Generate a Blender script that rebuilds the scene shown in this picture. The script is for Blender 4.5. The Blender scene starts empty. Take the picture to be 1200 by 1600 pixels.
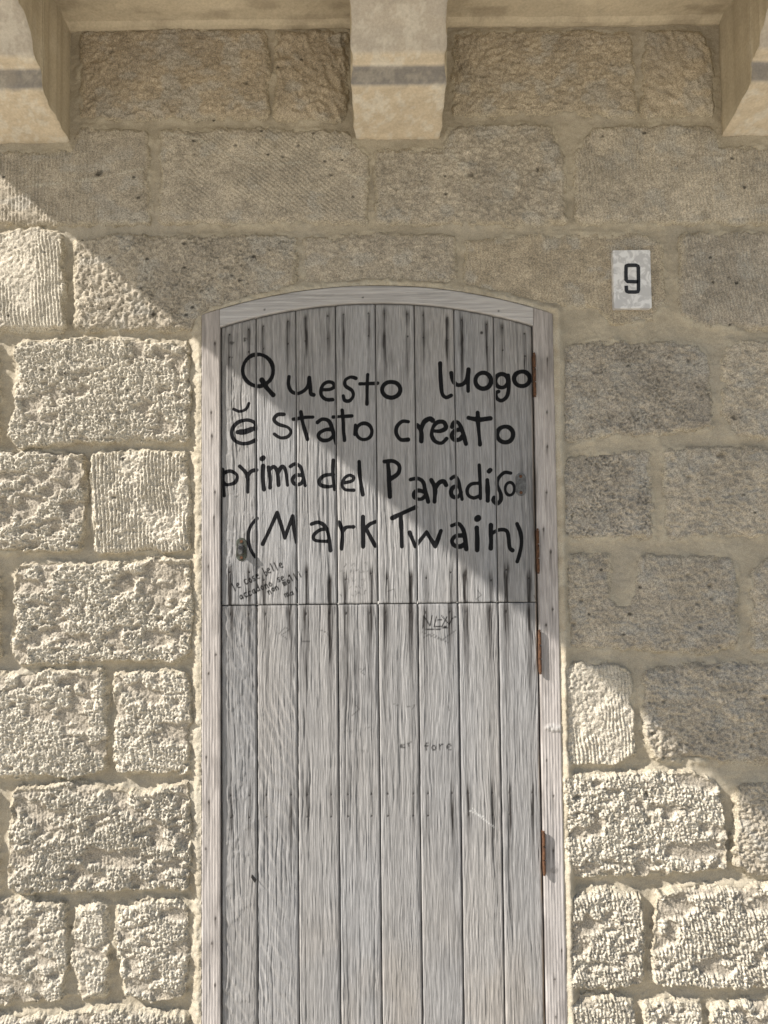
import bpy, math, random
import numpy as np
from mathutils import Vector, Matrix

# ------------------------------------------------------------------ camera, sky, sun, exposure
scene = bpy.context.scene
COL = scene.collection
CAM = np.array([0.0, -1.90, 1.55]); FPX = 1155.0
PITCH = math.radians(2.5); ROLL = math.radians(0.6)
fwd = np.array([0, math.cos(PITCH), math.sin(PITCH)])
r0 = np.array([1.0, 0, 0]); u0 = np.array([0, -math.sin(PITCH), math.cos(PITCH)])
UP = u0*math.cos(ROLL) + r0*math.sin(ROLL)
RT = r0*math.cos(ROLL) - u0*math.sin(ROLL)
cd = bpy.data.cameras.new('camera'); cam = bpy.data.objects.new('camera', cd); COL.objects.link(cam)
cd.sensor_fit = 'VERTICAL'; cd.sensor_height = 36.0; cd.lens = 36.0*FPX/1600.0
cd.clip_start = 0.05; cd.clip_end = 500
cam.matrix_world = Matrix(((RT[0], UP[0], -fwd[0], CAM[0]), (RT[1], UP[1], -fwd[1], CAM[1]),
                           (RT[2], UP[2], -fwd[2], CAM[2]), (0, 0, 0, 1)))
scene.camera = cam

SUN = Vector((1.0, 0.42, -0.86))            # direction the light travels
elev = math.asin(0.86/SUN.length); azim = math.atan2(-1.0, -0.42)
world = bpy.data.worlds.new('World'); scene.world = world; world.use_nodes = True
wn = world.node_tree; bg = wn.nodes['Background']
sky = wn.nodes.new('ShaderNodeTexSky'); sky.sky_type = 'NISHITA'; sky.sun_disc = False
sky.sun_elevation = elev; sky.sun_rotation = azim
wn.links.new(sky.outputs[0], bg.inputs[0]); bg.inputs[1].default_value = 0.080
sl = bpy.data.lights.new('sun', 'SUN'); sl.energy = 5.0; sl.angle = math.radians(0.6); sl.color = (1.0, 0.955, 0.89)
so = bpy.data.objects.new('sun', sl); COL.objects.link(so)
so.rotation_euler = SUN.to_track_quat('-Z', 'Y').to_euler(); so.location = (-6, -4, 8)
vs = scene.view_settings; vs.view_transform = 'Standard'; vs.look = 'None'; vs.gamma = 1.0
vs.use_curve_mapping = False; vs.exposure = 0.97

# ------------------------------------------------------------------ helpers
def P(px, py, o=0.0):
    """photo pixel -> (x, z) on the plane that stands o metres in front of the wall face"""
    d = fwd + RT*((px-600.0)/FPX) + UP*((800.0-py)/FPX)
    t = (-o - CAM[1])/d[1]
    p = CAM + d*t
    return float(p[0]), float(p[2])

def _h(ix, iy, s):
    n = (ix.astype(np.int64)*374761393 + iy.astype(np.int64)*668265263 + s*974634777) & 0xffffffff
    n = ((n ^ (n >> 13))*1274126177) & 0xffffffff
    n = ((n ^ (n >> 16))*2246822519) & 0xffffffff
    return ((n ^ (n >> 15)) & 0xffffff)/float(0xffffff)

def vn(x, y, s=0):
    """value noise -1..1"""
    ix = np.floor(x); iy = np.floor(y); fx = x-ix; fy = y-iy
    ix = ix.astype(np.int64); iy = iy.astype(np.int64)
    fx = fx*fx*fx*(fx*(fx*6-15)+10); fy = fy*fy*fy*(fy*(fy*6-15)+10)
    a = _h(ix, iy, s); b = _h(ix+1, iy, s); c = _h(ix, iy+1, s); d = _h(ix+1, iy+1, s)
    return 2*((a*(1-fx)+b*fx)*(1-fy)+(c*(1-fx)+d*fx)*fy)-1

def fbm(x, y, s=0, o=3, g=0.5):
    r = 0; a = 1.0; n = 0
    for k in range(o):
        r = r + a*vn(x+17.3*k, y-9.1*k, s+k*31); n += a; a *= g
        x = x*2.03+y*0.11; y = y*2.03-x*0.05
    return r/n

def worley(x, y, s=0):
    ix = np.floor(x); iy = np.floor(y); d1 = np.full(x.shape, 9.0); d2 = np.full(x.shape, 9.0)
    for a in (-1, 0, 1):
        for b in (-1, 0, 1):
            cx = ix+a; cy = iy+b
            d = np.hypot(cx+_h(cx, cy, s)-x, cy+_h(cx, cy, s+7)-y)
            d2 = np.where(d < d1, d1, np.minimum(d2, d)); d1 = np.minimum(d1, d)
    return d1, d2

def ss(a, b, x):
    t = np.clip((x-a)/(b-a), 0, 1); return t*t*(3-2*t)

def poly_sd(pts, x, z):
    """signed distance, positive inside"""
    d = np.full(x.shape, 1e9); ins = np.zeros(x.shape, bool); n = len(pts)
    for i in range(n):
        ax, az = pts[i]; bx, bz = pts[(i+1) % n]
        ex, ez = bx-ax, bz-az; L = ex*ex+ez*ez+1e-12
        t = np.clip(((x-ax)*ex+(z-az)*ez)/L, 0, 1)
        d = np.minimum(d, (x-ax-t*ex)**2+(z-az-t*ez)**2)
        c = ((az > z) != (bz > z))
        with np.errstate(divide='ignore', invalid='ignore'):
            ins ^= c & (x < (bx-ax)*(z-az)/(bz-az+1e-15)+ax)
    d = np.sqrt(d); return np.where(ins, d, -d)

def round_poly(pts, r):
    out = []; n = len(pts)
    for i in range(n):
        a = np.array(pts[i-1]); b = np.array(pts[i]); c = np.array(pts[(i+1) % n])
        da = np.linalg.norm(a-b); dc = np.linalg.norm(c-b)
        p = b+(a-b)/da*min(r, da*0.45); q = b+(c-b)/dc*min(r, dc*0.45)
        for t in (0, 0.33, 0.67, 1.0):
            out.append(tuple((1-t)**2*p+2*t*(1-t)*b+t*t*q))
    return out

def tag(o, label=None, cat=None, group=None, kind=None):
    if label: o['label'] = label
    if cat: o['category'] = cat
    if group: o['group'] = group
    if kind: o['kind'] = kind
    return o

def empty(name, loc=(0, 0, 0)):
    o = bpy.data.objects.new(name, None); o.location = loc; o.empty_display_size = 0.1; COL.objects.link(o); return o

def link_mesh(name, me, mat, parent=None):
    o = bpy.data.objects.new(name, me); COL.objects.link(o)
    me.materials.append(mat)
    if parent is not None:
        o.parent = parent; o.location = -Vector(parent.location)
        if parent.parent is not None: o.location -= Vector(parent.parent.location)
    return o

def grid_mesh(name, X, Z, O, mat, parent=None, keep=None, back=None, attrs=None):
    """height field: X, Z, O are 2-D arrays (rows along z); keep masks the quads; back = depth the rim is carried to"""
    nr, nc = X.shape
    V = np.stack([X, -O, Z], -1).reshape(-1, 3)
    idx = np.arange(nr*nc).reshape(nr, nc)
    q = np.stack([idx[:-1, :-1], idx[:-1, 1:], idx[1:, 1:], idx[1:, :-1]], -1).reshape(-1, 4)
    if keep is not None: q = q[keep.reshape(-1)]
    used = np.unique(q); mp = np.full(nr*nc, -1, np.int64); mp[used] = np.arange(len(used))
    q = mp[q]; V = V[used]; at = {k: (v.reshape(nr*nc, -1)[used]) for k, v in (attrs or {}).items()}
    nv = len(V); nfront = len(q)
    if back is not None:
        e = np.concatenate([q[:, [0, 1]], q[:, [1, 2]], q[:, [2, 3]], q[:, [3, 0]]])
        key = np.sort(e, 1); k1 = key[:, 0]*(nv+1)+key[:, 1]
        u, inv, cnt = np.unique(k1, return_inverse=True, return_counts=True)
        be = e[cnt[inv] == 1]
        bv = np.unique(be); m2 = np.full(nv, -1, np.int64); m2[bv] = np.arange(len(bv))
        f = V[bv].copy(); bk = f.copy(); bk[:, 1] = -back
        a = nv+m2[be[:, 0]]; b = nv+m2[be[:, 1]]; L = len(bv)
        sk = np.stack([b, a, a+L, b+L], -1)
        V = np.concatenate([V, f, bk]); q = np.concatenate([q, sk])
        at = {k: np.concatenate([v, v[bv], v[bv]]) for k, v in at.items()}
    me = bpy.data.meshes.new(name)
    me.vertices.add(len(V)); me.vertices.foreach_set('co', V.astype(np.float32).ravel())
    me.loops.add(q.size); me.loops.foreach_set('vertex_index', q.astype(np.int32).ravel())
    me.polygons.add(len(q)); me.polygons.foreach_set('loop_start', np.arange(0, q.size, 4, dtype=np.int32))
    me.polygons.foreach_set('loop_total', np.full(len(q), 4, np.int32))
    sm = np.zeros(len(q), bool); sm[:nfront] = True
    me.update(calc_edges=True); me.polygons.foreach_set('use_smooth', sm)
    for k, v in at.items():
        if v.shape[1] == 1:
            t = me.attributes.new(k, 'FLOAT', 'POINT'); t.data.foreach_set('value', v.astype(np.float32).ravel())
        else:
            t = me.attributes.new(k, 'FLOAT_COLOR', 'POINT')
            t.data.foreach_set('color', np.concatenate([v, np.ones((len(v), 1))], 1).astype(np.float32).ravel())
    me.validate()
    return link_mesh(name, me, mat, parent)

def solid(name, verts, faces, mat, parent=None, smooth=False):
    me = bpy.data.meshes.new(name); me.from_pydata(verts, [], faces); me.update()
    if smooth: me.polygons.foreach_set('use_smooth', [True]*len(me.polygons))
    import bmesh
    b = bmesh.new(); b.from_mesh(me); bmesh.ops.recalc_face_normals(b, faces=b.faces); b.to_mesh(me); b.free()
    return link_mesh(name, me, mat, parent)

def box(name, x0, x1, o0, o1, z0, z1, mat, parent=None, bev=0.0):
    import bmesh
    b = bmesh.new(); bmesh.ops.create_cube(b, size=1)
    for v in b.verts:
        v.co = ((x0+x1)/2+v.co.x*(x1-x0), -((o0+o1)/2)+v.co.y*abs(o1-o0), (z0+z1)/2+v.co.z*(z1-z0))
    if bev: bmesh.ops.bevel(b, geom=b.edges[:], offset=bev, segments=2, affect='EDGES')
    me = bpy.data.meshes.new(name); b.to_mesh(me); b.free()
    return link_mesh(name, me, mat, parent)

# ------------------------------------------------------------------ materials
def new_mat(name):
    m = bpy.data.materials.new(name); m.use_nodes = True
    nt = m.node_tree; b = nt.nodes['Principled BSDF']; return m, nt, b

def nd(nt, t, **kw):
    n = nt.nodes.new(t)
    for k, v in kw.items():
        if k in n.inputs: n.inputs[k].default_value = v
        else: setattr(n, k, v)
    return n

def stone_mat(name, fine=300.0, bump=0.9, dist=0.0030, contrast=0.55, rough=0.93):
    m, nt, b = new_mat(name); L = nt.links.new
    at = nd(nt, 'ShaderNodeAttribute', attribute_name='col')
    tc = nd(nt, 'ShaderNodeTexCoord')
    n1 = nd(nt, 'ShaderNodeTexNoise', Scale=fine, Detail=6.0, Roughness=0.75); L(tc.outputs['Object'], n1.inputs['Vector'])
    n2 = nd(nt, 'ShaderNodeTexNoise', Scale=fine*0.28, Detail=4.0, Roughness=0.6); L(tc.outputs['Object'], n2.inputs['Vector'])
    r = nd(nt, 'ShaderNodeMapRange'); r.inputs[1].default_value = 0.36; r.inputs[2].default_value = 0.62
    r.inputs[3].default_value = 1-contrast; r.inputs[4].default_value = 1+contrast*0.6
    L(n1.outputs[0], r.inputs[0])
    vm = nd(nt, 'ShaderNodeVectorMath', operation='SCALE'); L(at.outputs['Color'], vm.inputs[0]); L(r.outputs[0], vm.inputs['Scale'])
    L(vm.outputs[0], b.inputs['Base Color'])
    ad = nd(nt, 'ShaderNodeMath', operation='ADD'); L(n1.outputs[0], ad.inputs[0]); L(n2.outputs[0], ad.inputs[1])
    bp = nd(nt, 'ShaderNodeBump', Strength=bump, Distance=dist); L(ad.outputs[0], bp.inputs['Height']); L(bp.outputs[0], b.inputs['Normal'])
    b.inputs['Roughness'].default_value = rough; b.inputs['Specular IOR Level'].default_value = 0.2
    return m

def wood_mat(name, pitch=520.0, bump=0.8, scale=None, lo=0.66):
    m, nt, b = new_mat(name); L = nt.links.new
    at = nd(nt, 'ShaderNodeAttribute', attribute_name='col')
    ink = nd(nt, 'ShaderNodeAttribute', attribute_name='ink')
    tc = nd(nt, 'ShaderNodeTexCoord')
    mp = nd(nt, 'ShaderNodeMapping'); mp.inputs['Scale'].default_value = scale or (pitch, 40, 22); L(tc.outputs['Object'], mp.inputs[0])
    n1 = nd(nt, 'ShaderNodeTexNoise', Scale=1.0, Detail=6.0, Roughness=0.68, Distortion=0.5); L(mp.outputs[0], n1.inputs['Vector'])
    r = nd(nt, 'ShaderNodeMapRange'); r.inputs[1].default_value = 0.32; r.inputs[2].default_value = 0.68
    r.inputs[3].default_value = lo; r.inputs[4].default_value = 2-lo-0.12; L(n1.outputs[0], r.inputs[0])
    vm = nd(nt, 'ShaderNodeVectorMath', operation='SCALE'); L(at.outputs['Color'], vm.inputs[0]); L(r.outputs[0], vm.inputs['Scale'])
    # ink: signed distance (metres, positive inside the brush stroke), edge broken by the grain
    e = nd(nt, 'ShaderNodeMath', operation='MULTIPLY_ADD'); e.inputs[1].default_value = 0.0022; e.inputs[2].default_value = -0.0011
    L(n1.outputs[0], e.inputs[0])
    s = nd(nt, 'ShaderNodeMath', operation='ADD'); L(ink.outputs['Fac'], s.inputs[0]); L(e.outputs[0], s.inputs[1])
    k = nd(nt, 'ShaderNodeMapRange'); k.inputs[1].default_value = -0.0003; k.inputs[2].default_value = 0.0006; L(s.outputs[0], k.inputs[0])
    mx = nd(nt, 'ShaderNodeMix', data_type='RGBA'); L(k.outputs[0], mx.inputs[0]); L(vm.outputs[0], mx.inputs[6])
    mx.inputs[7].default_value = (0.007, 0.0072, 0.008, 1); L(mx.outputs[2], b.inputs['Base Color'])
    bp = nd(nt, 'ShaderNodeBump', Strength=bump, Distance=0.0022); L(n1.outputs[0], bp.inputs['Height']); L(bp.outputs[0], b.inputs['Normal'])
    b.inputs['Roughness'].default_value = 0.85; b.inputs['Specular IOR Level'].default_value = 0.12
    return m

def plain_mat(name, c1, c2, scale=90, rough=0.8, metal=0.0, bump=0.4, dist=0.001):
    m, nt, b = new_mat(name); L = nt.links.new
    tc = nd(nt, 'ShaderNodeTexCoord')
    n1 = nd(nt, 'ShaderNodeTexNoise', Scale=scale, Detail=6.0, Roughness=0.65); L(tc.outputs['Object'], n1.inputs['Vector'])
    cr = nd(nt, 'ShaderNodeValToRGB'); cr.color_ramp.elements[0].position = 0.35; cr.color_ramp.elements[1].position = 0.65
    cr.color_ramp.elements[0].color = (*c1, 1); cr.color_ramp.elements[1].color = (*c2, 1)
    L(n1.outputs[0], cr.inputs[0]); L(cr.outputs[0], b.inputs['Base Color'])
    bp = nd(nt, 'ShaderNodeBump', Strength=bump, Distance=dist); L(n1.outputs[0], bp.inputs['Height']); L(bp.outputs[0], b.inputs['Normal'])
    b.inputs['Roughness'].default_value = rough; b.inputs['Metallic'].default_value = metal
    b.inputs['Specular IOR Level'].default_value = 0.3
    return m

M_STONE = stone_mat('rough_limestone')
M_MORTAR = stone_mat('lime_mortar', 420.0, 1.0, 0.0020, 0.26)
M_CORBEL = stone_mat('dressed_limestone', 150.0, 0.30, 0.0012, 0.14)
M_WOOD = wood_mat('weathered_oak')
M_FRAME = wood_mat('weathered_softwood', 300.0, 0.5, None, 0.74)
M_HEAD = wood_mat('weathered_softwood_curved', 300.0, 0.4, (11, 40, 300), 0.80)
M_RUST = plain_mat('rusty_iron', (0.030, 0.017, 0.011), (0.125, 0.058, 0.028), 160, 0.85, 0.1, 0.6)
M_PLATE = plain_mat('tarnished_brass', (0.035, 0.030, 0.024), (0.085, 0.095, 0.075), 140, 0.55, 0.5, 0.4)
M_ZINC = plain_mat('dull_zinc', (0.07, 0.068, 0.066), (0.15, 0.147, 0.142), 120, 0.55, 0.6, 0.3)
M_DIGIT = plain_mat('black_glaze', (0.012, 0.012, 0.013), (0.025, 0.025, 0.026), 200, 0.4, 0, 0.2)
M_DARKWOOD = plain_mat('dark_plain_wood', (0.05, 0.045, 0.04), (0.09, 0.08, 0.07), 40, 0.9)
M_CORE = plain_mat('rubble_core', (0.26, 0.22, 0.16), (0.36, 0.31, 0.23), 12, 0.95)
M_GROUND = plain_mat('pale_paving', (0.46, 0.42, 0.35), (0.56, 0.515, 0.435), 3.0, 0.9, 0, 0.5, 0.004)

# ------------------------------------------------------------------ ground
g = solid('ground', [(-60, -80, 0), (60, -80, 0), (60, 20, 0), (-60, 20, 0)], [(0, 1, 2, 3)], M_GROUND)
tag(g, 'pale limestone paved street in front of the wall', 'ground', kind='structure')

# ------------------------------------------------------------------ door outline (world x, z)
def circ(p, q, r):
    (ax, az), (bx, bz), (cx, cz) = p, q, r
    d = 2*(ax*(bz-cz)+bx*(cz-az)+cx*(az-bz))
    ux = ((ax*ax+az*az)*(bz-cz)+(bx*bx+bz*bz)*(cz-az)+(cx*cx+cz*cz)*(az-bz))/d
    uz = ((ax*ax+az*az)*(cx-bx)+(bx*bx+bz*bz)*(ax-cx)+(cx*cx+cz*cz)*(bx-ax))/d
    return ux, uz, math.hypot(ax-ux, az-uz)
OF, OD = 0.011, 0.002                      # face of the frame, face of the door leaves
def meanx(l, o): return sum(P(a, b, o)[0] for a, b in l)/len(l)
XFL = meanx([(313, 500), (314, 1000), (316.5, 1590)], OF); XFR = meanx([(862, 500), (875, 1000), (888, 1590)], OF)
XIL = meanx([(341, 520), (344, 1000), (346, 1590)], OF); XIR = meanx([(833.5, 520), (842, 1000), (856, 1590)], OF)
AOC = circ(P(313, 492, OF), P(588, 445.5, OF), P(862, 489, OF))
AIC = circ(P(341, 511, OF), P(590, 472.5, OF), P(833, 508, OF))
def arch(c, x): return c[1]+np.sqrt(np.maximum(c[2]**2-(x-c[0])**2, 0.01))
ZSPLIT = 0.5*(P(345, 945, OD)[1]+P(838, 942, OD)[1])

def opening_sd(x, z):
    """distance to the frame's outer outline, positive outside the opening"""
    dx = np.maximum(XFL-x, x-XFR); dz = z-arch(AOC, np.clip(x, XFL, XFR))
    out = np.hypot(np.maximum(dx, 0), np.maximum(dz, 0)); return np.where((dx < 0) & (dz < 0), np.maximum(dx, dz), out)

# ------------------------------------------------------------------ stones traced from the photograph
def R(x0, y0, x1, y1, j=0): return [(x0, y0), (x1, y0), (x1, y1), (x0, y1)]
# (outline in pixels, texture, rise above mortar in mm, relief factor, colour)
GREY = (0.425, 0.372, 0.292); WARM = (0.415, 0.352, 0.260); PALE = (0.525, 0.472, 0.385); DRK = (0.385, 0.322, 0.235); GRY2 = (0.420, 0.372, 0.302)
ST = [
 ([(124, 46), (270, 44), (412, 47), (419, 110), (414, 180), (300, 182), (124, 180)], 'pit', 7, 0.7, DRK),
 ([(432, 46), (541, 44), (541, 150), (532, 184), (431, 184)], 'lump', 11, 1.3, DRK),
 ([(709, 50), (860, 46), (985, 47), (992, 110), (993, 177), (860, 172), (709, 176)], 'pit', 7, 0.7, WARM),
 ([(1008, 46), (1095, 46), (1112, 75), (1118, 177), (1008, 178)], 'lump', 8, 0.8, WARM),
 ([(-85, 238), (112, 236), (122, 196), (228, 203), (229, 346), (100, 348), (-85, 346)], 'comb90', 8, 0.7, GREY),
 ([(251, 204), (380, 198), (540, 204), (556, 232), (573, 238), (573, 346), (250, 345)], 'comb40', 9, 0.8, GREY),
 ([(588, 234), (694, 232), (704, 196), (860, 194), (880, 240), (886, 345), (760, 348), (587, 345)], 'pit', 9, 0.9, GREY),
 ([(900, 240), (930, 198), (1040, 194), (1116, 196), (1126, 226), (1265, 232), (1265, 346), (904, 345)], 'comb85', 8, 0.9, GREY),
 ([(-110, 372), (0, 365), (60, 356), (92, 366), (97, 430), (96, 511), (0, 515), (-110, 513)], 'comb86', 14, 0.9, PALE),
 ([(116, 376), (190, 366), (461, 368), (462, 448), (390, 464), (335, 482), (308, 500), (300, 512), (240, 514), (116, 510)], 'grain', 10, 1.0, GREY),
 ([(475, 372), (560, 364), (712, 366), (713, 436), (700, 446), (590, 440), (474, 446)], 'pit', 7, 0.7, GREY),
 ([(728, 376), (840, 368), (1000, 366), (1034, 380), (1040, 470), (1020, 500), (962, 504), (930, 475), (850, 474), (800, 462), (726, 444)], 'comb88', 4, 0.6, WARM),
 ([(1068, 364), (1265, 362), (1265, 512), (1100, 508), (1066, 492)], 'comb80', 8, 1.0, GRY2),
 ([(-230, 535), (-10, 535), (-6, 690), (-230, 690)], 'pop', 15, 1.0, PALE),
 ([(26, 540), (80, 532), (160, 530), (292, 534), (296, 600), (293, 688), (150, 690), (30, 698), (14, 680), (24, 600)], 'pop', 17, 1.1, PALE),
 ([(880, 542), (960, 532), (1090, 538), (1108, 560), (1116, 668), (1020, 676), (882, 688)], 'grain', 8, 1.1, GRY2),
 ([(1140, 536), (1265, 530), (1265, 684), (1150, 682), (1130, 640), (1134, 570)], 'pit', 8, 0.9, GREY),
 ([(-120, 708), (60, 704), (128, 710), (133, 780), (124, 861), (0, 862), (-120, 860)], 'crag', 16, 1.2, PALE),
 ([(144, 712), (200, 704), (288, 708), (296, 780), (294, 860), (150, 862), (142, 800)], 'comb87r', 14, 1.2, PALE),
 ([(881, 716), (960, 708), (1015, 706), (1020, 780), (1021, 838), (900, 840), (880, 832)], 'grain', 8, 1.2, GRY2),
 ([(1040, 704), (1120, 700), (1265, 700), (1265, 838), (1120, 836), (1042, 842)], 'pit', 8, 1.0, GREY),
 ([(-230, 880), (-8, 880), (-4, 1030), (-230, 1032)], 'pop', 15, 1.0, PALE),
 ([(26, 884), (90, 878), (160, 884), (240, 872), (296, 878), (300, 960), (294, 1020), (270, 1036), (180, 1030), (30, 1040), (18, 1010), (20, 930)], 'crag', 16, 1.2, PALE),
 ([(884, 872), (949, 868), (952, 880), (954, 928), (964, 950), (984, 950), (1000, 904), (1004, 872), (1145, 872), (1153, 900), (1154, 1010), (1100, 1020), (890, 1012)], 'pit', 9, 0.9, GREY),
 ([(1178, 900), (1200, 876), (1265, 876), (1265, 1016), (1180, 1016)], 'pit', 9, 0.8, GREY),
 ([(-110, 1056), (40, 1052), (160, 1046), (167, 1110), (160, 1200), (120, 1214), (-110, 1212)], 'pop', 16, 1.1, PALE),
 ([(178, 1056), (230, 1048), (292, 1054), (298, 1130), (292, 1206), (182, 1208), (176, 1140)], 'pop', 15, 1.0, PALE),
 ([(879, 1040), (960, 1036), (985, 1048), (988, 1110), (994, 1180), (960, 1196), (884, 1192)], 'comb87r', 12, 0.8, PALE),
 ([(1010, 1052), (1060, 1040), (1265, 1038), (1265, 1192), (1030, 1190), (1004, 1150)], 'pit', 10, 1.2, GREY),
 ([(22, 1236), (110, 1222), (220, 1240), (290, 1226), (297, 1290), (292, 1388), (180, 1392), (40, 1398), (12, 1390), (18, 1300)], 'crag', 18, 1.2, PALE),
 ([(-230, 1236), (-10, 1236), (-6, 1395), (-230, 1395)], 'pop', 15, 1.0, PALE),
 ([(884, 1216), (960, 1208), (1080, 1210), (1120, 1222), (1132, 1290), (1136, 1356), (1060, 1366), (900, 1368), (884, 1340)], 'pop', 16, 1.1, PALE),
 ([(1156, 1232), (1265, 1214), (1265, 1376), (1180, 1370), (1146, 1350)], 'pit', 13, 1.0, GREY),
 ([(-120, 1414), (40, 1408), (98, 1416), (104, 1480), (96, 1560), (0, 1574), (-120, 1572)], 'crag', 15, 1.0, PALE),
 ([(118, 1424), (150, 1410), (166, 1420), (168, 1500), (164, 1558), (124, 1566), (114, 1500)], 'pop', 13, 0.8, PALE),
 ([(182, 1420), (230, 1406), (290, 1412), (296, 1480), (286, 1556), (230, 1566), (196, 1552), (180, 1480)], 'pop', 16, 1.0, PALE),
 ([(890, 1398), (950, 1390), (1000, 1402), (1006, 1460), (1004, 1535), (960, 1544), (892, 1540)], 'pop', 16, 1.1, PALE),
 ([(1028, 1402), (1080, 1388), (1265, 1384), (1265, 1544), (1060, 1540), (1020, 1535), (1024, 1460)], 'pop', 18, 1.2, PALE),
 ([(-60, 1590), (100, 1588), (170, 1578), (292, 1592), (298, 1750), (-60, 1752)], 'pop', 15, 1.0, PALE),
 ([(890, 1566), (950, 1556), (990, 1566), (998, 1620), (994, 1705), (892, 1708)], 'pop', 14, 1.0, PALE),
 ([(1008, 1574), (1050, 1562), (1096, 1570), (1100, 1706), (1010, 1706)], 'pop', 13, 1.0, PALE),
 ([(1112, 1576), (1190, 1564), (1265, 1562), (1265, 1706), (1112, 1706)], 'pop', 15, 1.1, PALE),
 # just outside the frame
 (R(-420, 48, -45, 180), 'pit', 8, 1, WARM), (R(1275, 48, 1560, 178), 'pit', 8, 1, WARM),
 (R(-420, 200, -100, 346), 'pit', 8, 1, GREY), (R(1280, 200, 1600, 346), 'pit', 8, 1, GREY),
 (R(-440, 362, -125, 512), 'pop', 13, 1, PALE), (R(1280, 362, 1540, 512), 'pit', 8, 1, GREY),
 (R(-560, 535, -245, 690), 'pop', 14, 1, PALE), (R(1280, 535, 1600, 684), 'pit', 8, 1, GREY),
 (R(-430, 706, -135, 862), 'pop', 14, 1, PALE), (R(1280, 702, 1580, 838), 'pit', 8, 1, GREY),
 (R(-560, 880, -245, 1032), 'crag', 14, 1, PALE), (R(1280, 876, 1560, 1016), 'pit', 8, 1, GREY),
 (R(-420, 1054, -125, 1212), 'pop', 14, 1, PALE), (R(1280, 1040, 1600, 1192), 'pit', 8, 1, GREY),
 (R(-560, 1236, -245, 1395), 'crag', 14, 1, PALE), (R(1280, 1216, 1580, 1374), 'pop', 13, 1, GREY),
 (R(-430, 1412, -135, 1572), 'pop', 14, 1, PALE), (R(1280, 1386, 1600, 1544), 'pop', 14, 1, PALE),
 (R(-420, 1590, -75, 1752), 'pop', 14, 1, PALE), (R(1280, 1564, 1580, 1706), 'pop', 14, 1, PALE),
]
POLYS = [round_poly([P(a, b, 0.008) for a, b in s[0]], 0.009) for s in ST]

def edge_warp(x, z):
    return 0.0052+0.0056*fbm(x*15, z*17, 901, 2)+0.0075*fbm(x*66, z*66, 907, 3, 0.6)

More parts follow.
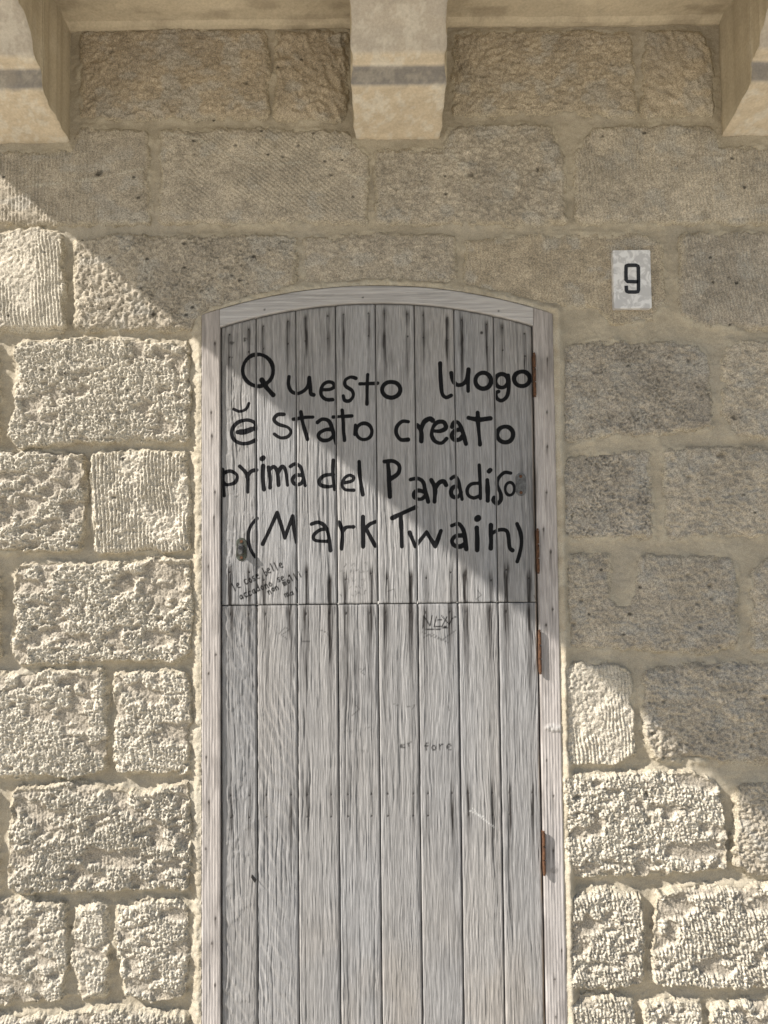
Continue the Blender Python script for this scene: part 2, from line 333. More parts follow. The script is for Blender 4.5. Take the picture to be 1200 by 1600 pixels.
def stone_relief(kind, x, z, seed, amp):
    """height in metres and a 0..1 'fresh break' mask"""
    n1 = fbm(x*26+seed, z*26, seed+1, 3); n2 = fbm(x*118, z*112, seed+2, 3, 0.62); n3 = fbm(x*9, z*11+seed, seed+3, 2)
    if kind in ('pop', 'crag'):
        wx = x+0.004*vn(x*60, z*60, seed+5); wz = z+0.004*vn(x*60+40, z*60, seed+6)
        d1, d2 = worley(wx*150, wz*120, seed+9)
        b1 = 1-np.clip(d1, 0, 1)**1.3
        d3, d4 = worley(wx*260+3, wz*230, seed+11); b2 = 1-np.clip(d3, 0, 1)
        rid = 1-np.abs(vn(wx*125, wz*75, seed+12)); rid2 = 1-np.abs(vn(wx*180+9, wz*120, seed+13))
        comb = np.sin((wx*0.98+wz*0.10)*2*np.pi/0.0095+2.0*vn(x*40, z*30, seed+14))
        hol = ss(-0.10, 0.22, 0.75*fbm(x*12+seed*0.3, z*22, seed+15, 3)+0.55*fbm(x*38, z*52, seed+19, 3)+(0.26 if kind == 'pop' else 0.14))
        rg_ = random.Random(seed); wB, wN, wR = rg_.uniform(0.35, 1.0), rg_.uniform(0.7, 1.5), rg_.uniform(0.5, 1.3)
        cell = np.clip(d2-d1, 0, 0.6)/0.6
        shp = 1-np.abs(fbm(wx*58, wz*50, seed+17, 3, 0.6))*2
        cw = 0.0006+0.0014*((seed*7) % 10)/10.0
        grit = _h(np.round(x/0.0022).astype(np.int64), np.round(z/0.0022).astype(np.int64), seed+18)-0.5
        fine = 1.0*(0.0034*wB*(b1-0.5)+0.0030*(cell-0.4)+0.0030*wB*(b2-0.5)+0.0030*wR*(shp-0.4)+0.0016*wR*(rid2-0.6)+cw*comb+0.0044*wN*n2+0.0028*grit)
        h = 0.0030*n3+0.0030*n1+fine*(0.26+0.74*hol)-0.0066*(1-hol)
        if kind == 'crag': h = h+0.0040*fbm(x*30, z*44, seed+16, 2)
        return h*amp, hol
    if kind.startswith('comb'):
        rough = kind.endswith('r'); ang = math.radians(float(kind[4:].rstrip('r')))
        c, s = math.sin(ang), math.cos(ang)
        u = x*c+z*s+0.0035*fbm(x*14, z*14, seed+20, 2)
        pit = 0.0092
        w = np.sin(u*2*np.pi/pit+1.4*vn(x*25, z*25, seed+21))
        mod = ss(-0.35, 0.35, fbm(x*14, z*10, seed+22, 2)+0.15)
        h = 0.0021*w*mod+0.0028*n3+0.0028*n1+0.0032*n2+0.0012*(_h(np.round(x/0.0029).astype(np.int64), np.round(z/0.0029).astype(np.int64), seed)-0.5)
        if rough:
            d1, _ = worley(x*100, z*85, seed+9); h = h*1.35+0.0034*(0.5-np.clip(d1, 0, 1))
        return h*amp, mod
    if kind == 'grain':
        d1, _ = worley(x*120, z*120, seed+9)
        pits = ss(0.30, 0.12, d1)*ss(-0.1, 0.4, fbm(x*30, z*30, seed+31, 2)+0.1)
        h = 0.0022*n3+0.0028*n1+0.0056*n2-0.0060*pits+0.0026*(_h(np.round(x/0.0029).astype(np.int64), np.round(z/0.0029).astype(np.int64), seed)-0.5)
        return h*amp, ss(-0.2, 0.3, n1)
    if kind == 'lump':
        r = 1-np.abs(fbm(x*34+z*8, z*26, seed+41, 3))
        return (0.010*(r-0.75)+0.005*n1+0.0022*n2)*amp, ss(-0.2, 0.3, n1)
    # pit
    ho, _ = worley(x*15, z*22, seed+50); hole = ss(0.13, 0.05, ho)
    r = 1-np.abs(vn(x*48+z*12, z*66, seed+51))
    h = 0.0030*n3+0.0036*n1+0.0044*n2+0.0040*(r-0.6)+0.0024*vn(x*150, z*190, seed+52)+0.0026*(_h(np.round(x/0.0029).astype(np.int64), np.round(z/0.0029).astype(np.int64), seed)-0.5)-0.007*hole*(vn(x*7, z*7, seed+53) > 0.2)
    return h*amp, ss(-0.2, 0.3, n1)

HOLES = [(154, 267, .010), (150, 271, .007), (303, 240, .006), (441, 243, .007), (516, 272, .007), (490, 206, .006), (735, 271, .010), (841, 262, .008), (1060, 258, .006), (385, 128, .008), (172, 78, .008), (1149, 652, .010), (1076, 562, .009), (925, 652, .006), (1053, 615, .005), (1140, 432, .006), (280, 438, .004), (889, 922, .004), (1038, 1097, .007), (917, 1068, .005), (900, 1245, .012), (1010, 1243, .010), (200, 610, .006), (178, 778, .007)]
VEINS = [[(255, 207), (300, 212), (340, 232), (380, 252), (430, 256), (480, 252), (530, 270), (572, 280)], [(40, 290), (90, 285), (150, 278), (222, 262)], [(705, 235), (718, 255), (738, 285), (745, 310)]]
WHOLES = [(*P(a, b, 0.008), r) for a, b, r in HOLES]; WVEINS = [[P(a, b, 0.008) for a, b in l] for l in VEINS]
wall = empty('stone_wall', (0, 0.2, 0))
tag(wall, 'rough limestone block wall with tan mortar joints around the arched door', 'wall')

for i, (s, poly) in enumerate(zip(ST, POLYS)):
    kind, rise, amp, colr = s[1], s[2]/1000.0, s[3], np.array(s[4])
    inview = i < 42
    st = (0.0022 if s[2] >= 12 else 0.0029) if inview else 0.0065
    xs = [p[0] for p in poly]; zs = [p[1] for p in poly]; mg = 0.010
    xa = np.arange(min(xs)-mg, max(xs)+mg, st); za = np.arange(max(0.0, min(zs)-mg), max(zs)+mg, st)
    X, Z = np.meshgrid(xa, za)
    sd = poly_sd(poly, X, Z)+edge_warp(X, Z)
    seed = 100+i*53
    h, fresh = stone_relief(kind, X, Z, seed, amp)
    ew = (0.004 if rise > 0.0115 else 0.008)+0.014*ss(-0.15, 0.5, fbm(X*13, Z*13, seed+80, 2))

    tilt = random.Random(i).uniform(-1, 1)*0.010*(X-np.mean(xs))
    O = -0.0025+(rise-0.0015)*ss(-0.001, 1.0, sd/ew)-0.022*ss(0.0, -0.007, sd)+(h+tilt)*(0.25+0.75*ss(0.0, 0.010, sd))*ss(-0.006, 0.0, sd)
    chip = ss(0.12, 0.5, fbm(X*28, Z*28, seed+83, 3))*ss(0.024, 0.004, sd)*ss(-0.004, 0.002, sd)
    O = O-(0.35*rise+0.002)*chip
    # colour: warm/grey drift, pale fresh breaks, iron spots
    v = fbm(X*6, Z*7, seed+70, 3); v2 = fbm(X*40, Z*40, seed+71, 3); v3 = fbm(X*18, Z*24, seed+72, 3)
    rr = random.Random(i*7+3); k = 1+rr.uniform(-0.07, 0.07)
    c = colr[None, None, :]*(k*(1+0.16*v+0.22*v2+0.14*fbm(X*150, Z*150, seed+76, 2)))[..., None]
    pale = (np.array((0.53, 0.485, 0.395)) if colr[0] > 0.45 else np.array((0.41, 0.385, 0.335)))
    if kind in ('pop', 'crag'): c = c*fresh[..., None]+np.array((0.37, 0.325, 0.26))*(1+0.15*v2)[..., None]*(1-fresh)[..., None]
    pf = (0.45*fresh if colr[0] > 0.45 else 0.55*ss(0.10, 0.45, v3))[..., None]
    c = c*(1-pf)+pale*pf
    gf = ((0.10 if colr[0] > 0.45 else 0.35)*ss(0.05, 0.5, fbm(X*11+5, Z*15, seed+73, 3)))[..., None]
    c = c*(1-gf)+np.array((0.30, 0.265, 0.215))*gf
    ef = (0.55*ss(0.016, 0.0, sd))[..., None]               # mortar smeared over the arris
    c = c*(1-ef)+np.array((0.40, 0.345, 0.245))*ef
    sp = (ss(0.06, 0.03, worley(X*9, Z*12, seed+74)[0]+0.02*v2)*(fbm(X*5, Z*6, seed+75, 1) > 0.35))[..., None]
    c = c*(1-0.75*sp)
    for hx, hz_, hr in WHOLES:
        if min(xs) < hx < max(xs) and min(zs) < hz_ < max(zs):
            q = ss(hr, hr*0.35, np.hypot(X-hx, (Z-hz_)*1.25)+0.35*hr*vn(X*160, Z*160, seed+81)); O = O-0.75*hr*q*(sd > 0.004); c = c*(1-0.45*q)[..., None]
    for vl in WVEINS:
        if min(xs) < vl[2][0] < max(xs) and min(zs) < vl[2][1] < max(zs):
            dv = vl_ = np.full(X.shape, 1e3)
            for (ax, az), (bx, bz) in zip(vl[:-1], vl[1:]):
                tt = np.clip(((X-ax)*(bx-ax)+(Z-az)*(bz-az))/((bx-ax)**2+(bz-az)**2), 0, 1); dv = np.minimum(dv, np.hypot(X-ax-tt*(bx-ax), Z-az-tt*(bz-az)))
            q = 0.7*ss(0.0042, 0.0012, dv+0.0030*vn(X*60, Z*60, seed+82)); O = O+0.0010*q; c = c*(1-q)[..., None]+np.array((0.46, 0.42, 0.34))*q[..., None]
    keep = (np.maximum.reduce([sd[:-1, :-1], sd[1:, :-1], sd[:-1, 1:], sd[1:, 1:]]) > -0.0085)
    os_ = opening_sd(X, Z); keep &= (os_[:-1, :-1] > 0.001) & (os_[1:, 1:] > 0.001) & (os_[1:, :-1] > 0.001) & (os_[:-1, 1:] > 0.001)
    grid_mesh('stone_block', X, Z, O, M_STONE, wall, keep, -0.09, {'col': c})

# ------------------------------------------------------------------ mortar bed between the stones
def axis(a, lo, hi, b, fine, coarse):
    return np.unique(np.concatenate([np.arange(a, lo, coarse), np.arange(lo, hi, fine), np.arange(hi, b+coarse, coarse)]).round(5))
WX0, WX1, WZ1 = -1.95, 1.95, 3.70
xa = axis(WX0, -1.06, 1.06, WX1, 0.0033, 0.014); za = axis(0.0, 0.28, 2.93, WZ1, 0.0033, 0.016)
X, Z = np.meshgrid(xa, za)
SD = np.full(X.shape, -0.2)
for poly in POLYS:
    xs = [p[0] for p in poly]; zs = [p[1] for p in poly]
    a, b = np.searchsorted(xa, (min(xs)-0.06, max(xs)+0.06)); c, d = np.searchsorted(za, (min(zs)-0.06, max(zs)+0.06))
    w = (slice(c, d), slice(a, b)); SD[w] = np.maximum(SD[w], poly_sd(poly, X[w], Z[w]))
SD = SD+edge_warp(X, Z)
osd = opening_sd(X, Z)
m1 = fbm(X*9, Z*12, 11, 3); m2 = fbm(X*45, Z*110, 13, 3); m3 = fbm(X*150, Z*170, 17, 2); m4 = fbm(X*30, Z*34, 19, 3)
dj = np.clip(-SD, 0, 1)
LV = -0.0062+0.0036*m1+0.0014*m2+0.0011*m3+0.0018*m4+0.0042*np.exp(-(dj/0.009)**2)*np.clip(0.45+1.3*m4, 0, 1.3)
lx0, lz0 = P(0, 270); lx1, lz1 = P(1130, 1240)
lower = ss(-0.10, 0.12, (lz0+(X-lx0)*(lz1-lz0)/(lx1-lx0))-Z)        # joints sunk deeper below the balcony's shadow edge, so they fall into shade
LV = LV-0.0040*lower*np.clip(dj/0.006, 0, 1)
deep = ss(0.006, 0.032, SD); LV = LV*(1-deep)-0.030*deep
# plaster brought up to the frame; rougher smear on the left, a rounded arris on the right
nearf = ss(0.040, 0.006, osd)*(1-deep)
side = ss(XFR-0.03, XFR, X)
tgt = (0.0105+0.0042*fbm(X*85, Z*75, 23, 3)*ss(0, .006, osd)+0.0018*m3)*(1-side)+(0.008+0.013*ss(0.0, 0.017, osd)+0.0018*m4+0.0014*m3)*side
LV = LV*(1-nearf)+tgt*nearf
base = np.array((0.385, 0.335, 0.252)); c = base*(1+0.10*m1+0.10*m4+0.05*m3)[..., None]
yl = (0.5*ss(0.010, 0.001, dj)*ss(-0.2, 0.4, m4))[..., None]; c = c*(1-yl)+np.array((0.45, 0.40, 0.305))*yl
gy = (0.45*ss(0.0, 0.5, fbm(X*5, Z*6, 29, 3)))[..., None]; c = c*(1-gy)+np.array((0.35, 0.318, 0.262))*gy
dt = (0.30*ss(0.12, 0.5, fbm(X*16, Z*30, 31, 4, 0.6)))[..., None]; c = c*(1-dt)+np.array((0.25, 0.215, 0.16))*dt
pl_ = (0.6*nearf*ss(-0.25, 0.3, fbm(X*22, Z*26, 37, 3)))[..., None]; c = c*(1-pl_)+np.array((0.43, 0.392, 0.315))*pl_
keep = np.maximum.reduce([osd[:-1, :-1], osd[1:, 1:], osd[1:, :-1], osd[:-1, 1:]]) > 0
keep &= SD[:-1, :-1] < 0.040
# the rim of the opening follows the outline exactly
dxl, dxr, dzt = XFL-X, X-XFR, Z-arch(AOC, np.clip(X, XFL, XFR)); ins = osd < 0
best = np.maximum.reduce([dxl, dxr, dzt])
X = np.where(ins & (best == dxl), XFL, np.where(ins & (best == dxr), XFR, X)); Z = np.where(ins & (best == dzt), Z-dzt, Z)
bm_ = grid_mesh('mortar_bed', X, Z, LV, M_MORTAR, wall, keep, -0.10, {'col': c})
# masonry behind: left, right, over the arch
ZTOP = float(arch(AOC, AOC[0]))+0.03
box('wall_core', WX0+0.002, XFL-0.012, -0.44, -0.040, 0.0, ZTOP, M_CORE, wall)
box('wall_core', XFR+0.012, WX1-0.002, -0.44, -0.040, 0.0, ZTOP, M_CORE, wall)
box('wall_core', WX0+0.002, WX1-0.002, -0.44, -0.040, ZTOP, WZ1-0.003, M_CORE, wall)

# ------------------------------------------------------------------ wood helpers
def wood_fields(X, Z, seed, pitch=0.0045, wav=1.0, base=(0.29, 0.283, 0.275), fig=0.0):
    u = X+0.008*wav*fbm(X*7+seed, Z*2.4, seed, 2)+0.0022*wav*vn(X*40, Z*12, seed+1)
    g1 = fbm(u/pitch, Z*9.0, seed+2, 2); g2 = vn(u/pitch*2.1, Z*26, seed+3); g3 = vn(u/pitch*0.28, Z*1.4, seed+4)
    h = 0.00062*g1+0.00075*g2+0.00030*g3
    if fig > 0:
        ph = 2*np.pi*(Z/0.046+(X-X.min())/0.030)+4.5*fbm(X*16, Z*9, seed+5, 3)
        k = fig*ss(-0.1, 0.5, fbm(X*7, Z*2.2, seed+6, 2)+0.15)*ss(0.25, 0.95, fig+0.3)
        rg = np.sin(ph+0.6*np.sin(ph)); h = h+0.0011*k*rg
    cr = ss(0.42, 0.62, vn(u/pitch*0.75, Z*2.4, seed+8))*ss(0.0, 0.5, vn(X*20, Z*3, seed+9))   # open checks in the grain
    h = h-0.0014*cr
    lum = 1+0.12*g1+0.10*g2+0.06*g3+0.07*fbm(X*5, Z*1.3, seed+7, 2)-0.16*cr
    warm = fbm(X*6+3, Z*1.8, seed+10, 2)
    c = np.array(base)*lum[..., None]*(1+np.stack([0.03*warm, 0.005*warm, -0.03*warm], -1))
    return h, c

def streak(X, Z, x, z, up, down, w, k, wig=0.0015):
    xc = x+wig*vn(Z*14, Z*0+x*50, 77)+0.0006*vn(Z*60, Z*0+x*9, 78)
    w = w*1.35*(0.8+0.5*np.exp(-((Z-z)/0.05)**2)); prof = np.exp(-(np.abs(X-xc)/w)**3.2)
    t = np.where(Z > z, np.exp(-((Z-z)/max(up, 1e-4))**2), np.exp(-(np.maximum(z-Z, 0)/max(down, 1e-4))**1.6))
    return 1.25*k*prof*t*np.clip(0.85+0.75*vn(X*520, Z*14, 79), 0, 1.3)

# ------------------------------------------------------------------ brush lettering (strokes in photo pixels)
def zm(ox, oy, sc, pts): return [(ox+a/sc, oy+b/sc) for a, b in pts]
def ell(cx, cy, rx, ry, a0=0, n=26): return [(cx+rx*math.cos(a0+2*math.pi*k/n), cy+ry*math.sin(a0+2*math.pi*k/n)) for k in range(n+1)]
def cat(pts, n=6):
    if len(pts) < 3: return pts
    p = [pts[0]]+pts+[pts[-1]]; out = []
    for i in range(1, len(p)-2):
        for k in range(n):
            t = k/n; a, b, c, d = p[i-1], p[i], p[i+1], p[i+2]
            out.append(tuple(0.5*(2*b[m]+(c[m]-a[m])*t+(2*a[m]-5*b[m]+4*c[m]-d[m])*t*t+(3*b[m]-a[m]-3*c[m]+d[m])*t**3) for m in (0, 1)))
    out.append(pts[-1]); return out
STROKES = []     # (pixel polyline, width in px, strength offset)
def S(o, w, *lines, sharp=False):
    for l in lines: STROKES.append((zm(o[0], o[1], 4.0, l if sharp or len(l) > 20 else cat(l)), w))
A, B, C_, D_, E_, F_ = (300, 430), (600, 430), (300, 620), (600, 620), (300, 790), (600, 790)
# Questo
S(A, 5.8, ell(413, 595, 95, 100)); S(A, 7.0, [(437, 655), (470, 705), (508, 748)])
S(A, 5.6, [(606, 635), (603, 680), (618, 722), (655, 740), (700, 722), (728, 685), (733, 640)], [(733, 640), (738, 700), (743, 740), (760, 748)])
S(A, 5.4, [(815, 716), (860, 714), (888, 698), (880, 674), (850, 668), (820, 685), (806, 722), (812, 756), (840, 777), (878, 778)])
S(A, 5.4, [(1024, 645), (990, 638), (958, 658), (960, 692), (1000, 722), (1008, 755), (985, 784), (955, 782), (946, 755)])
S(A, 5.4, [(1098, 622), (1094, 700), (1094, 805)], [(1050, 680), (1160, 675)])
S(B, 6.0, ell(45, 716, 57, 50))
# luogo
S(B, 6.2, [(350, 552), (354, 650), (362, 735), (385, 764), (420, 752)])
S(B, 6.0, [(420, 612), (436, 668), (470, 688), (512, 664), (527, 600)], [(528, 590), (525, 660), (526, 725)])
S(B, 6.4, ell(620, 660, 49, 51)); S(B, 6.0, ell(735, 660, 40, 43)); S(B, 6.0, [(775, 628), (780, 690), (768, 755), (735, 784), (705, 768), (700, 738), (716, 728)])
S(B, 6.4, ell(862, 648, 50, 46))
# e stato
S(C_, 4.6, [(262, 78), (298, 92), (338, 78), (356, 42)])
S(C_, 5.4, [(398, 205), (394, 165), (352, 146), (300, 155), (262, 185), (248, 225), (265, 270), (310, 292), (360, 288), (398, 270)])
S(C_, 5.6, [(286, 222), (330, 216), (392, 197)]); S(C_, 7.6, [(305, 221), (330, 219), (372, 204)])
S(C_, 5.0, [(574, 110), (535, 112), (512, 142), (540, 172), (598, 190), (618, 220), (596, 250), (552, 256), (514, 232)])
S(C_, 5.4, [(680, 95), (695, 170), (722, 265)]); S(C_, 5.0, [(632, 140), (700, 130), (756, 126)])
S(C_, 5.4, [(785, 160), (815, 140), (855, 152), (878, 205), (900, 292)], [(878, 205), (838, 205), (800, 224), (790, 250), (815, 272), (858, 268), (888, 240)])
S(C_, 5.6, [(938, 85), (945, 170), (952, 272)]); S(C_, 5.0, [(882, 126), (1000, 120)])
S(C_, 5.2, ell(1075, 217, 50, 51), [(1022, 178), (1018, 235)])
# creato
S(D_, 6.0, [(152, 156), (112, 155), (80, 190), (78, 232), (105, 268), (150, 268)])
S(D_, 6.6, [(207, 178), (232, 212), (232, 278)], [(232, 205), (250, 158), (285, 137), (303, 148)])
S(D_, 5.8, [(300, 212), (350, 215), (386, 195), (374, 160), (335, 160), (305, 195), (298, 240), (320, 280), (360, 290), (390, 262)])
S(D_, 5.8, [(425, 188), (437, 162), (465, 162), (490, 212), (512, 295)], [(482, 206), (447, 210), (424, 238), (436, 266), (470, 268), (490, 246)])
S(D_, 6.0, [(585, 100), (590, 190), (600, 298)]); S(D_, 6.6, [(527, 132), (595, 143), (664, 135)])
S(D_, 6.0, ell(757, 236, 50, 50))
# prima del
S(C_, 5.4, [(192, 455), (195, 540), (201, 618)], [(195, 478), (240, 464), (282, 492), (268, 536), (220, 550), (198, 535)])
S(C_, 5.4, [(300, 435), (345, 490), (350, 595)], [(345, 500), (370, 466), (404, 458)])
S(C_, 6.2, [(445, 432), (442, 500), (450, 578)]); S(C_, 7.6, [(438, 387), (446, 381)])
S(C_, 5.4, [(478, 440), (488, 510), (488, 568)], [(480, 462), (510, 437), (534, 472), (541, 552)], [(535, 482), (562, 437), (586, 462), (598, 552)])
S(C_, 5.4, [(615, 436), (645, 420), (680, 442), (696, 500), (708, 555)], [(690, 492), (650, 490), (626, 516), (640, 545), (678, 545), (696, 520)])
S(C_, 5.4, [(883, 397), (880, 480), (890, 580)], [(884, 486), (830, 491), (796, 522), (805, 552), (850, 562), (888, 555)])
S(C_, 5.2, [(940, 540), (998, 527), (1010, 505), (985, 490), (952, 510), (938, 550), (957, 580), (1010, 584)])
S(C_, 5.4, [(1045, 405), (1050, 500), (1068, 612)])
# Paradiso
S(D_, 6.0, [(25, 402), (30, 500), (37, 625)], [(3, 404), (60, 404), (95, 432), (88, 480), (42, 512)])
S(D_, 5.8, [(165, 518), (210, 510), (244, 534), (260, 590), (276, 655)], [(258, 597), (215, 586), (188, 602), (192, 630), (230, 640), (262, 615)])
S(D_, 6.4, [(296, 520), (318, 572), (316, 655)], [(318, 572), (345, 536), (374, 530), (388, 552)])
S(D_, 5.8, [(420, 512), (445, 500), (466, 532), (488, 640)], [(470, 562), (436, 562), (418, 592), (430, 624), (464, 625), (482, 597)])
S(D_, 5.8, [(595, 427), (600, 530), (602, 635)], [(592, 540), (546, 546), (521, 576), (526, 614), (560, 632), (600, 618)])
S(D_, 6.4, [(645, 520), (648, 580), (648, 648)]); S(D_, 7.6, [(656, 466), (664, 458)])
S(D_, 5.4, [(792, 477), (752, 474), (716, 508), (706, 548), (728, 600), (730, 645), (706, 668), (682, 648), (688, 630)])
S(D_, 4.8, ell(786, 575, 29, 40))
# (Mark
S(E_, 5.2, [(407, 80), (368, 128), (351, 190), (365, 268), (394, 320)])
S(E_, 5.6, [(442, 240), (490, 140), (532, 45), (560, 130), (580, 202), (602, 140), (628, 65), (636, 140), (652, 230)], sharp=True)
S(E_, 5.6, [(747, 116), (790, 105), (832, 130), (854, 190), (865, 280)], [(845, 145), (795, 155), (760, 188), (772, 218), (852, 224)])
S(E_, 5.8, [(918, 105), (940, 165), (935, 270)], [(940, 165), (965, 136), (1008, 133)])
S(E_, 6.0, [(1068, 70), (1070, 160), (1070, 257)]); S(E_, 5.6, [(1150, 100), (1110, 118), (1076, 152)], [(1085, 140), (1145, 252)])
# Twain)
S(F_, 6.4, [(52, 78), (120, 45), (198, 10)]); S(F_, 6.0, [(105, 55), (108, 150), (112, 255)])
S(F_, 6.0, [(160, 168), (195, 256), (266, 166), (320, 256), (356, 158)], sharp=True)
S(F_, 6.2, [(424, 125), (465, 114), (496, 152), (508, 210), (516, 272)], [(500, 186), (450, 190), (426, 216), (436, 245), (475, 256), (505, 240)])
S(F_, 7.0, [(580, 140), (582, 200), (582, 278)]); S(F_, 9.2, [(582, 82), (588, 78)])
S(F_, 6.6, [(668, 122), (668, 200), (668, 266)]); S(F_, 6.0, [(672, 174), (720, 152), (765, 157), (778, 200), (784, 262), (802, 280)])
S(F_, 6.0, [(830, 114), (855, 180), (857, 260), (832, 350)])
# small pen writing
GL = {'l': [[(.3, 0), (.3, 1)]], 'e': [[(.1, .62), (.7, .55), (.55, .35), (.2, .45), (.15, .85), (.7, .95)]], 'c': [[(.75, .42), (.3, .4), (.15, .75), (.4, 1), (.8, .92)]],
 'o': [[(.45, .4), (.15, .65), (.4, 1), (.75, .75), (.45, .4)]], 's': [[(.7, .4), (.3, .45), (.35, .68), (.65, .78), (.5, 1), (.15, .92)]],
 'b': [[(.2, 0), (.2, 1), (.65, .95), (.7, .6), (.25, .6)]], 'a': [[(.7, .45), (.25, .5), (.2, .9), (.6, .9), (.7, .45), (.78, 1)]],
 'd': [[(.7, .5), (.25, .55), (.2, .95), (.7, .9)], [(.72, 0), (.72, 1)]], 'n': [[(.15, .4), (.2, 1)], [(.2, .6), (.5, .4), (.7, .6), (.72, 1)]],
 'm': [[(.1, .4), (.12, 1)], [(.12, .6), (.3, .4), (.42, .6), (.44, 1)], [(.44, .6), (.62, .4), (.78, .6), (.8, 1)]], 'i': [[(.4, .42), (.4, 1)], [(.4, .12), (.43, .17)]],
 'r': [[(.2, .4), (.25, 1)], [(.25, .65), (.5, .42), (.75, .45)]], 'f': [[(.7, .1), (.4, .2), (.4, 1)], [(.2, .5), (.65, .48)]],
 'u': [[(.15, .4), (.2, .9), (.6, .9), (.7, .4), (.75, 1)]], 't': [[(.4, .1), (.42, 1)], [(.15, .4), (.75, .38)]]}
SMALL = []
def write(txt, x0, y0, x1, y1, hgt, w, k):
    n = len(txt); ux, uy = (x1-x0)/n, (y1-y0)/n; L = math.hypot(ux, uy); vx, vy = -uy/L*hgt, ux/L*hgt
    rn = random.Random(len(txt)*7+int(x0))
    for i, ch in enumerate(txt):
        jx, jy = rn.uniform(-.6, .6), rn.uniform(-.8, .8)
        for l in GL.get(ch, []):
            SMALL.append(([(x0+jx+ux*(i+a*0.95)+vx*(b-1), y0+jy+uy*(i+a*0.95)+vy*(b-1)) for a, b in cat(l, 3)], w, k))
write('le cose belle', 366, 923, 444, 885, 12.5, 1.7, 1.0)
write('accadono se', 376, 937, 447, 905, 11, 1.7, 1.0)
write('non molli', 420, 929, 474, 899, 10, 1.7, 0.95)
write('mai', 445, 934, 470, 924, 9, 1.6, 0.8)
def faded(x0, y0, x1, y1, hgt, w, k):      # pen lines too worn to read
    rn = random.Random(int(x0*3+y0)); n = int((x1-x0)/4.6)
    for q in range(n):
        if rn.random() < .25: continue
        bx, by = x0+(x1-x0)*q/n, y0+(y1-y0)*q/n; r_ = lambda: (bx+rn.uniform(0, 4.2), by-rn.uniform(0, hgt))
        SMALL.append((cat([r_(), r_(), r_()], 3), w, k*rn.uniform(.6, 1.2)))
for a_ in ((537, 888, 574, 884, 8, 1.3, .42), (531, 897, 576, 895, 7, 1.2, .36), (542, 909, 574, 908, 6, 1.2, .3), (545, 920, 575, 918, 6, 1.2, .3), (531, 932, 582, 928, 7, 1.4, .46), (536, 1147, 584, 1140, 7, 1.1, .3), (540, 1180, 577, 1176, 7, 1.1, .3)): faded(*a_)
write('er', 626, 1170, 648, 1163, 9, 1.7, 0.62); write('fore', 662, 1172, 708, 1171, 13, 1.8, 0.72)
for l in ([(661, 980), (662, 962), (672, 978), (675, 962)], [(682, 963), (678, 980), (690, 978)], [(680, 970), (690, 968)], [(690, 962), (702, 976), (706, 966), (712, 964)], [(698, 964), (690, 980), (697, 979)], [(660, 982), (680, 984), (700, 980)]):
    SMALL.append((l, 1.5, 0.85))
for l in ([(660, 988), (690, 1000), (712, 985)], [(662, 996), (675, 990), (700, 1004)], [(436, 990), (446, 980), (452, 984), (440, 992), (448, 998)], [(472, 982), (472, 1002), (484, 1002)], [(500, 984), (510, 988), (514, 994)], [(562, 1045), (570, 1044), (564, 1050), (570, 1054)], [(556, 1102), (562, 1108), (550, 1118)], [(615, 1100), (622, 1102)], [(636, 1104), (648, 1102), (644, 1108)], [(700, 1102), (702, 1110)], [(606, 924), (616, 920), (618, 934)], [(746, 922), (752, 930), (744, 936), (750, 940)], [(834, 930), (838, 938)]):
    SMALL.append((l, 1.2, 0.45))

def seg_dist(X, Z, pts):
    d = np.full(X.shape, 1e3)
    for (ax, az), (bx, bz) in zip(pts[:-1], pts[1:]):
        ex, ez = bx-ax, bz-az; L = ex*ex+ez*ez+1e-12
        t = np.clip(((X-ax)*ex+(Z-az)*ez)/L, 0, 1); d = np.minimum(d, (X-ax-t*ex)**2+(Z-az-t*ez)**2)
    return np.sqrt(d)
MPP = 0.001645
WSTROKES = [([P(a, b, OD) for a, b in l], w*MPP*0.5) for l, w in STROKES]
WSMALL = [([P(a, b, OD) for a, b in l], w*MPP*0.5, k) for l, w, k in SMALL]

def ink_field(X, Z):
    D = np.full(X.shape, -0.02)
    x0, x1, z0, z1 = X.min(), X.max(), Z.min(), Z.max()
    for pts, r in WSTROKES:
        xs = [p[0] for p in pts]; zs = [p[1] for p in pts]
        if max(xs)+0.02 < x0 or min(xs)-0.02 > x1 or max(zs)+0.02 < z0 or min(zs)-0.02 > z1: continue
        m = (X > min(xs)-0.02) & (X < max(xs)+0.02) & (Z > min(zs)-0.02) & (Z < max(zs)+0.02)
        if m.any(): D[m] = np.maximum(D[m], r*1.13*(1+0.17*vn(X[m]*45, Z[m]*45, 333))-seg_dist(X[m], Z[m], pts))
    return D
def pen_field(X, Z):
    K = np.zeros(X.shape)
    for pts, r, k in WSMALL:
        xs = [p[0] for p in pts]; zs = [p[1] for p in pts]
        m = (X > min(xs)-0.006) & (X < max(xs)+0.006) & (Z > min(zs)-0.006) & (Z < max(zs)+0.006)
        if m.any(): K[m] = np.maximum(K[m], k*ss(r+0.0009, r*0.35, seg_dist(X[m], Z[m], pts)))
    return K

